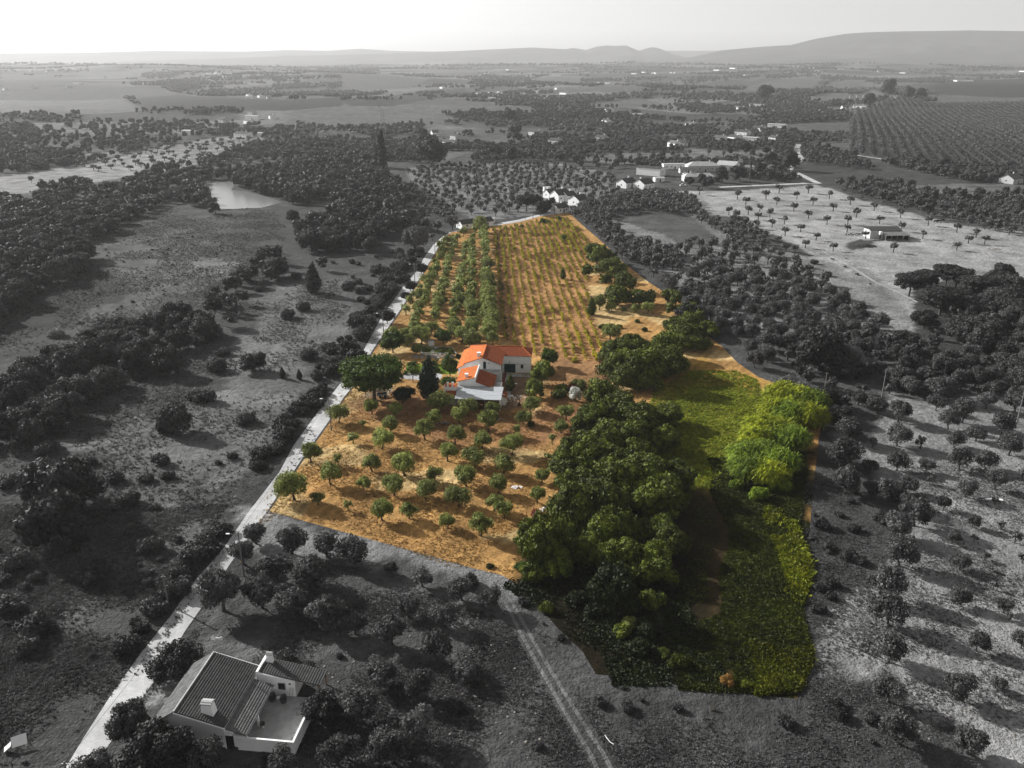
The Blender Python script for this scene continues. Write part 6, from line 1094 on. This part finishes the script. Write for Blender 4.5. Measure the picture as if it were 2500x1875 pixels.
# country beyond: scattered trees, thinner with distance, kept off the open fields
OPEN = [P for P, v, wb, st in PATCHW if v >= .28 or v <= .135]
def far_scatter():
    r = np.random.default_rng(5); out = []
    for y0, y1, n, fade in ((560, 1000, 8500, .40), (1000, 1700, 13000, .45), (1700, 3000, 21000, .5), (3000, 5200, 22000, .52), (5200, 6600, 7000, .45)):
        Y = r.uniform(y0, y1, n*2); X = r.uniform(-1, 1, n*2)*(Y*.69+40); k = r.uniform(size=n*2) < .9; X, Y = X[k], Y[k]
        dn = vnoise(X, Y, 90+y0*.06, 51)*.6+vnoise(X, Y, 35, 52)*.4; cid, ed = parcels(X, Y); fr = sst((Y-700)/600); q = np.where(ed < .13, .2, np.where((cid*7.3) % 1 < .40, -.05, .30)); k = dn > fade*(1-fr*.1)+fr*(q-.02); X, Y = X[k], Y[k]
        k = np.ones(len(X), bool)
        for P in OPEN: k &= ~inside(P, X, Y)
        for Pz in (MG, RGP, PLOT, LAKE): k &= ~inside(Pz, X, Y)
        k &= off_lanes(X, Y, 5) & clear_of(X, Y); out.append(np.stack([X[k], Y[k]], 1))
    return np.concatenate(out)
FS = far_scatter()
EX = [(t['x'], t['y']) for t in TREES]; gridc = set((int(x//6), int(y//6)) for x, y in EX)
NEARP = poly('n', [(-400,480),(0,470),(600,395),(860,390),(1030,400),(1390,395),(1660,420),(1960,450),(2500,500),(3000,560),(3000,2600),(-1500,2600)])
k = ~inside(NEARP, FS[:,0], FS[:,1]); FS = FS[k]
r9 = np.random.default_rng(9)
for x, y in FS:
    if (int(x//6), int(y//6)) in gridc: continue
    if y < 1250: kd = 'olive' if r9.random() < .62 else 'oak'; s = r9.uniform(.85, 1.25)*(1 if kd == 'olive' else .8)
    else: kd = 'olive' if r9.random() < .3 else 'oak'; s = r9.uniform(.7, 1.15)
    tree(x, y, kd, kd+'_g', s, SPEC[kd][0], None, 'the distant country', SPEC[kd][2], region='the distant country')
# a ragged wood on the far skyline
for i in range(1500):
    y = 5600+r9.uniform(0, 900); x = r9.uniform(-.72, .72)*y
    if vnoise([x], [y], 400, 61)[0] > .35: tree(x, y, 'oak', 'oak_g', r9.uniform(.9, 1.9), 'oak_tree', None, 'the distant country', 'tree', region='the distant country')
# vines
VP = poly('n', [(1203,560),(1376,530),(1398,545),(1440,592),(1432,640),(1432,700),(1455,790),(1476,885),(1400,880),(1300,868),(1262,845),(1215,820),(1208,640)])
VN = []; rv = random.Random(4)
for k in range(-1, 30):
    yv = 215.0
    while yv < 450:
        xv = -4.05+(288-yv)*.038+2.85*k+rv.gauss(0, .12)
        if inside(VP, [xv], [yv])[0] and rv.random() < (.97 if yv > 340 else .9)*(.4+1.1*float(vnoise([xv*2.2], [yv], 5, 70)[0])) and clear_of(np.array([xv]), np.array([yv]))[0]:
            VN.append((xv, yv, (.75+.5*rv.random())*(1.02 if yv > 330 else .8)*(.55+.95*float(vnoise([xv*2], [yv], 7, 71)[0])), k))
        yv += rv.uniform(.95, 1.35)
print('trees', len(TREES), 'vines', len(VN))
# ------------------------------------------------------------------ build the plants: the largest of each kind singly, the rest as one mass per kind
ORD = ['first','second','third','fourth','fifth','sixth','seventh','eighth','ninth','tenth','eleventh','twelfth','thirteenth','fourteenth','fifteenth','sixteenth','seventeenth','eighteenth','nineteenth','twentieth']
def ordw(i): return ORD[i] if i < 20 else '%dth' % (i+1) if (i+1) % 10 not in (1, 2, 3) or (i+1) % 100 in (11, 12, 13) else '%d%s' % (i+1, {1:'st',2:'nd',3:'rd'}[(i+1) % 10])
for t in TREES:
    t['z'] = 0.0
    px, py, k_ = px_of(t['x'], t['y'], 0); t['px'], t['py'] = px, py; t['size'] = k_*t['s']*BASEW[t['kind']]
    t['vis'] = -80 < px < 2580 and py < 1960
TREES = [t for t in TREES if t['vis']]
zz = hf(np.array([t['x'] for t in TREES]), np.array([t['y'] for t in TREES]))
for t, z in zip(TREES, zz): t['z'] = float(z)
single = []; rest = {}
bykind = {}
for t in TREES:
    if t['region'] == DW: t['sz'] *= random.uniform(.75, 1.2)
for t in TREES: bykind.setdefault(t['name'], []).append(t)
for key, L in bykind.items():
    L.sort(key=lambda t: (-(t['label'] is not None), -t['size'])); single += L[:300]
    for t in L[300:]: rest.setdefault((key, t['leaf'][-1]), []).append(t)
# labels: rows counted from the camera, places counted from the left, within each region
regs = {}
for t in single:
    if not t['label']: regs.setdefault((t['region'], t['name'], t['leaf'][-1] == 'c'), []).append(t)
for (reg, nm, c), L in regs.items():
    L.sort(key=lambda t: -t['py']); n = max(3, int(math.sqrt(len(L))*1.25)); tone = '' if c else 'grey '
    for ri in range(0, len(L), n):
        Rw = sorted(L[ri:ri+n], key=lambda t: t['px'])
        med = np.median([q['size'] for q in L])
        for ci, t in enumerate(Rw):
            szw = 'large ' if t['size'] > med*1.3 else 'small ' if t['size'] < med*.75 and 'small' not in SPEC[t['kind']][1] else ''
            t['label'] = ' '.join(('%s%s%s, %s from left, row %s of %s' % (szw, tone, SPEC[t['kind']][1].replace('flat-topped pruned ', 'flat-topped '), ordw(ci), ordw(ri//n), reg.replace('the ', '', 1))).split()[:16])
NVAR = {k: len(v) for k, v in KIND.items()}
for t in single:
    kd = t['kind']; vi = random.randrange(NVAR[kd]); cm, tm = tree_meshes(kd, vi, t['leaf'], 'bark_c' if t['leaf'][-1] == 'c' or '_c' in t['leaf'] else 'bark_g')
    r = bpy.data.objects.new(t['name'], None if tm else cm); COL.objects.link(r); r.location = (t['x'], t['y'], t['z']); r.rotation_euler = (0, 0, t['rot'])
    sx = t['s']*random.uniform(.94, 1.08); r.scale = (sx, sx, t['sz']); tag(r, t['label'], t['cat'], t['group'])
    if tm: obj('trunk', tm, r); obj('crown', cm, r)
def mass(name, items, leaf, label, cat, lodsel):
    """many plants as one mesh"""
    Vs, Ls, Ts, off = [], [], [], 0
    for t in items:
        V, L, Tt = lodsel(t); a = t['rot']; s = t['s']; c, sn = cos(a)*s, sin(a)*s
        W = np.empty_like(V); W[:,0] = V[:,0]*c-V[:,1]*sn+t['x']; W[:,1] = V[:,0]*sn+V[:,1]*c+t['y']; W[:,2] = V[:,2]*t['sz']+t['z']
        Vs.append(W); Ls.append(L+off); Ts.append(Tt); off += len(V)
    o = obj(name, np_mesh(name, np.concatenate(Vs), np.concatenate(Ls), np.concatenate(Ts), [leaf])); return tag(o, label, cat, kind='stuff')
LOD2 = {}
def lodsel(t):
    kd = t['kind']; vi = random.randrange(NVAR[kd])
    if t['size'] > 12: return KIND[kd][vi][2]
    if kd not in LOD2:
        R = BASEW[kd]/2; h = {'oak':7.6,'olive':4.0,'bush':2.1,'parasolive':4,'youngolive':3.6}.get(kd, 5); z0 = h*.56
        LOD2[kd] = [crown_geo(200+i, [(R*.35*cos(a), R*.35*sin(a), z0+.12*h*((j+i) % 2), R*.66, R*.62, h*.40) for j, a in enumerate((i, i+2.1, i+4.2))], 12, R*.5, core=.92, up=-.3) for i in range(5)]
    return LOD2[kd][vi % 5]
for (nm, c), L in rest.items():
    byl = {}
    for t in L: byl.setdefault(t['leaf'], []).append(t)
    for lf, Q in byl.items():
        mass({'olive_tree':'olive_grove','oak_tree':'woodland','bush':'scrub'}.get(nm, 'woodland'), Q, lf, {'olive_tree':'the many small grey olive trees of the distant groves','oak_tree':'distant woods and hedges of dark broadleaf trees','bush':'countless low scrub bushes'}.get(nm, 'distant trees'), None, lodsel)
VN.sort(key=lambda v: v[1])
vm = [tree_meshes('vine', i, 'vine_c', 'bark_c') for i in range(4)]
seen = {}
for x, y, s, k in VN[:300]:
    n = seen.get(k, 0); seen[k] = n+1; r = bpy.data.objects.new('vine', None); COL.objects.link(r); r.location = (x, y, 0); r.rotation_euler = (0, 0, rv.uniform(-.5, .5)); r.scale = (s, s*1.25, s)
    tag(r, 'small yellow-green vine, %s from the front in the %s vine row from the left' % (ordw(n), ordw(k+1)), 'vine', 'vines of the coloured vineyard'); cm, tm = vm[rv.randrange(4)]; obj('trunk', tm, r); obj('crown', cm, r)
mass('vineyard', [dict(x=x, y=y, z=0, s=s*1.1, sz=s, rot=rv.uniform(-.4, .4), i=i) for i, (x, y, s, k) in enumerate(VN[300:])], 'vine_c', 'the yellow-green vine rows farther up the plot', None, lambda t: KIND['vine'][t['i'] % 4][0])
# cane stands: five big arching clumps
def cane(tile, x, y, wpx, hgt, leaf, label, seed, n=420):
    px, py = T(tile, x, y); gx, gy = G(px, py, hgt*.5); R = wpx*PXS[tile]*(gy*CP+CAMH*SP)/F/2; V = arch_blades(seed, n, R, hgt, .2, 7)
    lb = leafcards(np.random.default_rng(seed), [(0,0,hgt*.4,R*.85,R*.75,hgt*.4)], 300, .5, up=-.5)
    V = np.concatenate([V, lb]); q = len(V)//4; o = obj('cane_clump', np_mesh('cane_clump', V, np.arange(q*4), np.full(q, 4), [leaf])); o.location = (gx, gy, 0); tag(o, label, 'cane', 'tall cane clumps along the right boundary')
for i, (x, y, w_, hh, lf, lb) in enumerate(((640,900,170,6.5,'reed_c','yellow-green cane clump, uppermost and leftmost'),(740,930,200,6.5,'reed_c','yellow-green cane clump in the middle of the upper stand'),(830,950,180,6.5,'reed_c2','bluish-green cane clump at the right of the upper stand'),(600,1000,150,6,'reed_c','yellow cane clump at the left of the upper stand'),
    (700,1030,190,6.5,'reed_c2','blue-green cane clump below the middle of the upper stand'),(820,1045,190,6.5,'reed_c','bright cane clump at the lower right of the upper stand'),(520,1110,170,6,'reed_c','bright yellow cane clump at the left of the middle stand'),(620,1140,190,6.5,'reed_c','yellow-green cane clump in the middle stand'),(700,1190,190,6.5,'reed_c2','drooping blue-green cane clump at the right of the middle stand'),
    (480,1190,150,5.5,'reed_c','yellow cane clump at the lower left of the middle stand'),(420,1290,170,5.5,'reed_c2','blue-green cane clump at the left of the lowest stand'),(520,1290,200,6,'reed_c2','blue-green cane clump in the middle of the lowest stand'),(630,1340,180,6,'reed_c2','blue-green cane clump at the right of the lowest stand'),(440,1380,190,5,'reed_c2','dark cane clump at the lower left of the lowest stand'),(560,1410,190,5,'reed_c','yellowish cane clump at the bottom of the lowest stand'))):
    cane(6, x, y, w_, hh*.85, lf, lb, 300+i)
def tufts(name, P, n, size, leaf, label, seed, hmul=1.0, dens=None, spread=1.0, onroad=False):
    """grass and weeds: small leaning blades in little bunches"""
    r = np.random.default_rng(seed); A = np.array(P); lo, hi = A.min(0), A.max(0); X = r.uniform(lo[0], hi[0], n*3); Y = r.uniform(lo[1], hi[1], n*3); wb = 2.5 if leaf in ('weed_c','weed2_c','rust_c','meadow','straw') else size*18; k = inside(P, X+(vnoise(X, Y, 12, 81)-.5)*wb*2, Y+(vnoise(X, Y, 12, 82)-.5)*wb*2) & (onroad | ~inside(ROADP, X, Y)) & ~inside(LAKE, X, Y) & clear_of(X, Y, -3) & off_lanes(X, Y, 1.6)
    if dens is not None: k &= vnoise(X, Y, dens, seed) > r.uniform(.25, .75, len(X))
    X, Y = X[k][:n], Y[k][:n]; n = len(X); B = 5; X = np.repeat(X, B)+r.normal(0, size*.35*spread, n*B); Y = np.repeat(Y, B)+r.normal(0, size*.35*spread, n*B); N_ = n*B
    s = size*np.repeat(r.uniform(.5, 1.3, n), B)*r.uniform(.7, 1.2, N_); a = r.uniform(0, 2*pi, N_); w_ = s*.42; ux, uy = np.cos(a)*w_*.5, np.sin(a)*w_*.5; lx, ly = r.normal(0, .5, N_)*s, r.normal(0, .5, N_)*s; h = s*hmul*r.uniform(.5, 1, N_)
    V = np.stack([np.stack([X-ux, Y-uy, 0*X], 1), np.stack([X+ux, Y+uy, 0*X], 1), np.stack([X+ux*1.3+lx, Y+uy*1.3+ly, h], 1), np.stack([X-ux*1.3+lx, Y-uy*1.3+ly, h*.9], 1)], 1).reshape(-1, 3)
    return tag(obj(name, np_mesh(name, V, np.arange(N_*4), np.full(N_, 4), [leaf])), label, kind='stuff')
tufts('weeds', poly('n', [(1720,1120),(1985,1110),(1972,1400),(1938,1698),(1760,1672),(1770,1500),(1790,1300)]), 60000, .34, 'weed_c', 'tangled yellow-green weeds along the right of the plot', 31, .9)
tufts('weeds', poly('n', [(1230,1400),(1380,1300),(1600,1300),(1700,1450),(1780,1675),(1460,1640),(1366,1533),(1290,1440)]), 14000, .4, 'shade_c', 'undergrowth below the wood with shade painted into its leaves', 42, .8, 7)
tufts('weeds', poly('n', [(1800,1560),(1960,1540),(1947,1700),(1830,1690)]), 7000, .4, 'weed2_c', 'bright weeds at the lower right corner of the plot', 32, 1.2, 4)
tufts('weeds', poly('n', [(1600,1560),(1800,1480),(1900,1560),(1900,1690),(1741,1675),(1640,1662)]), 14000, .3, 'weed_c', 'low dark weeds at the lower edge of the plot', 46, .9, 5)
tufts('weeds', poly('n', [(1880,1230),(1985,1260),(1965,1480),(1900,1430)]), 4500, .5, 'weed2_c', 'patch of brighter weeds at the right edge of the plot', 41, 1.2, 5)
tufts('grass', poly(4, [(-500,-300),(500,-300),(900,-480),(1600,-400),(1900,-200),(1650,230),(2212,160),(2212,600),(1950,1000),(1600,1650),(-500,1700)]), 70000, .42, 'grass_g', 'rough scrub grass of the left land', 34, .9, 14)
tufts('grass', poly(7, [(-400,-50),(1560,-50),(1250,300),(800,1000),(400,1700),(-400,1800)]), 34000, .27, 'grass_g', 'rough scrub grass at the lower left', 35, .9, 9)
tufts('grass', poly(9, [(-400,1150),(740,1215),(800,-200),(1150,-250),(1250,500),(1250,1300),(1500,1900),(-400,1900)]), 22000, .22, 'grass_g', 'rough grass of the lower right', 36, .8, 6)
tufts('grass', poly(9, [(1100,500),(1500,-300),(2600,-300),(2600,1900),(1500,1900),(1200,1250)]), 24000, .19, 'grass_l', 'short pale grass under the right orchard', 43, .7, 5)
tufts('grass', poly(8, [(0,350),(1000,550),(1900,1100),(2300,1250),(2300,1800),(-500,1800),(-500,700)]), 28000, .21, 'grass_g', 'rough grass below the plot', 37, .8, 8)
tufts('dry_grass', [(p[0], p[1]) for p in poly('n', [(660,1245),(860,945),(1330,900),(1490,960),(1380,1100),(1290,1380),(1225,1400)])], 16000, .24, 'straw', 'short dry straw between the orchard trees', 38, .7, 5)
tufts('grass', poly('n', [(1600,960),(1700,905),(1800,908),(1870,935),(1890,990),(1800,1120),(1760,1200),(1620,1200),(1500,1150)]), 9000, .4, 'meadow', 'long green meadow grass beside the cane', 39, .9)
VL = [G(*p) for p in RL[:18]]; VR = [G(*p) for p in RR[:19]]
tufts('grass', [(p[0]-1.6, p[1]) for p in VL]+[(p[0]+.45, p[1]) for p in VL[::-1]], 2600, .26, 'grass_g', 'ragged grass creeping over the left edge of the road', 61, .8, onroad=True)
tufts('grass', [(p[0]-.45, p[1]) for p in VR[:8]]+[(p[0]+1.3, p[1]) for p in VR[:8][::-1]], 900, .24, 'grass_g', 'ragged grass along the near right edge of the road', 62, .8, onroad=True)
tufts('dry_grass', [(p[0]-.4, p[1]) for p in VR[7:]]+[(p[0]+1.2, p[1]) for p in VR[7:][::-1]], 1500, .25, 'straw', 'dry straw along the road edge of the plot', 63, .8, onroad=True)
tufts('dry_grass', TRACKC, 2500, .28, 'weed_c', 'thin weeds growing over the brown mown track', 64, .5, 3)
# ------------------------------------------------------------------ the hazy air
m, t, b = newmat('haze_air'); t.nodes.remove(b); pv = N(t, 'ShaderNodeVolumePrincipled'); pv.inputs['Color'].default_value = (.93, .93, .93, 1); pv.inputs['Density'].default_value = HAZE; pv.inputs['Anisotropy'].default_value = .22
t.links.new(pv.outputs[0], t.nodes['Material Output'].inputs['Volume']); M['haze'] = m
b_ = MB(); b_.box(-16000, 16000, -500, 14500, -12, 560); hz = b_.build('haze', 'haze'); tag(hz, 'thin pale summer haze over the whole country', kind='stuff')
print('objects', len(bpy.data.objects))
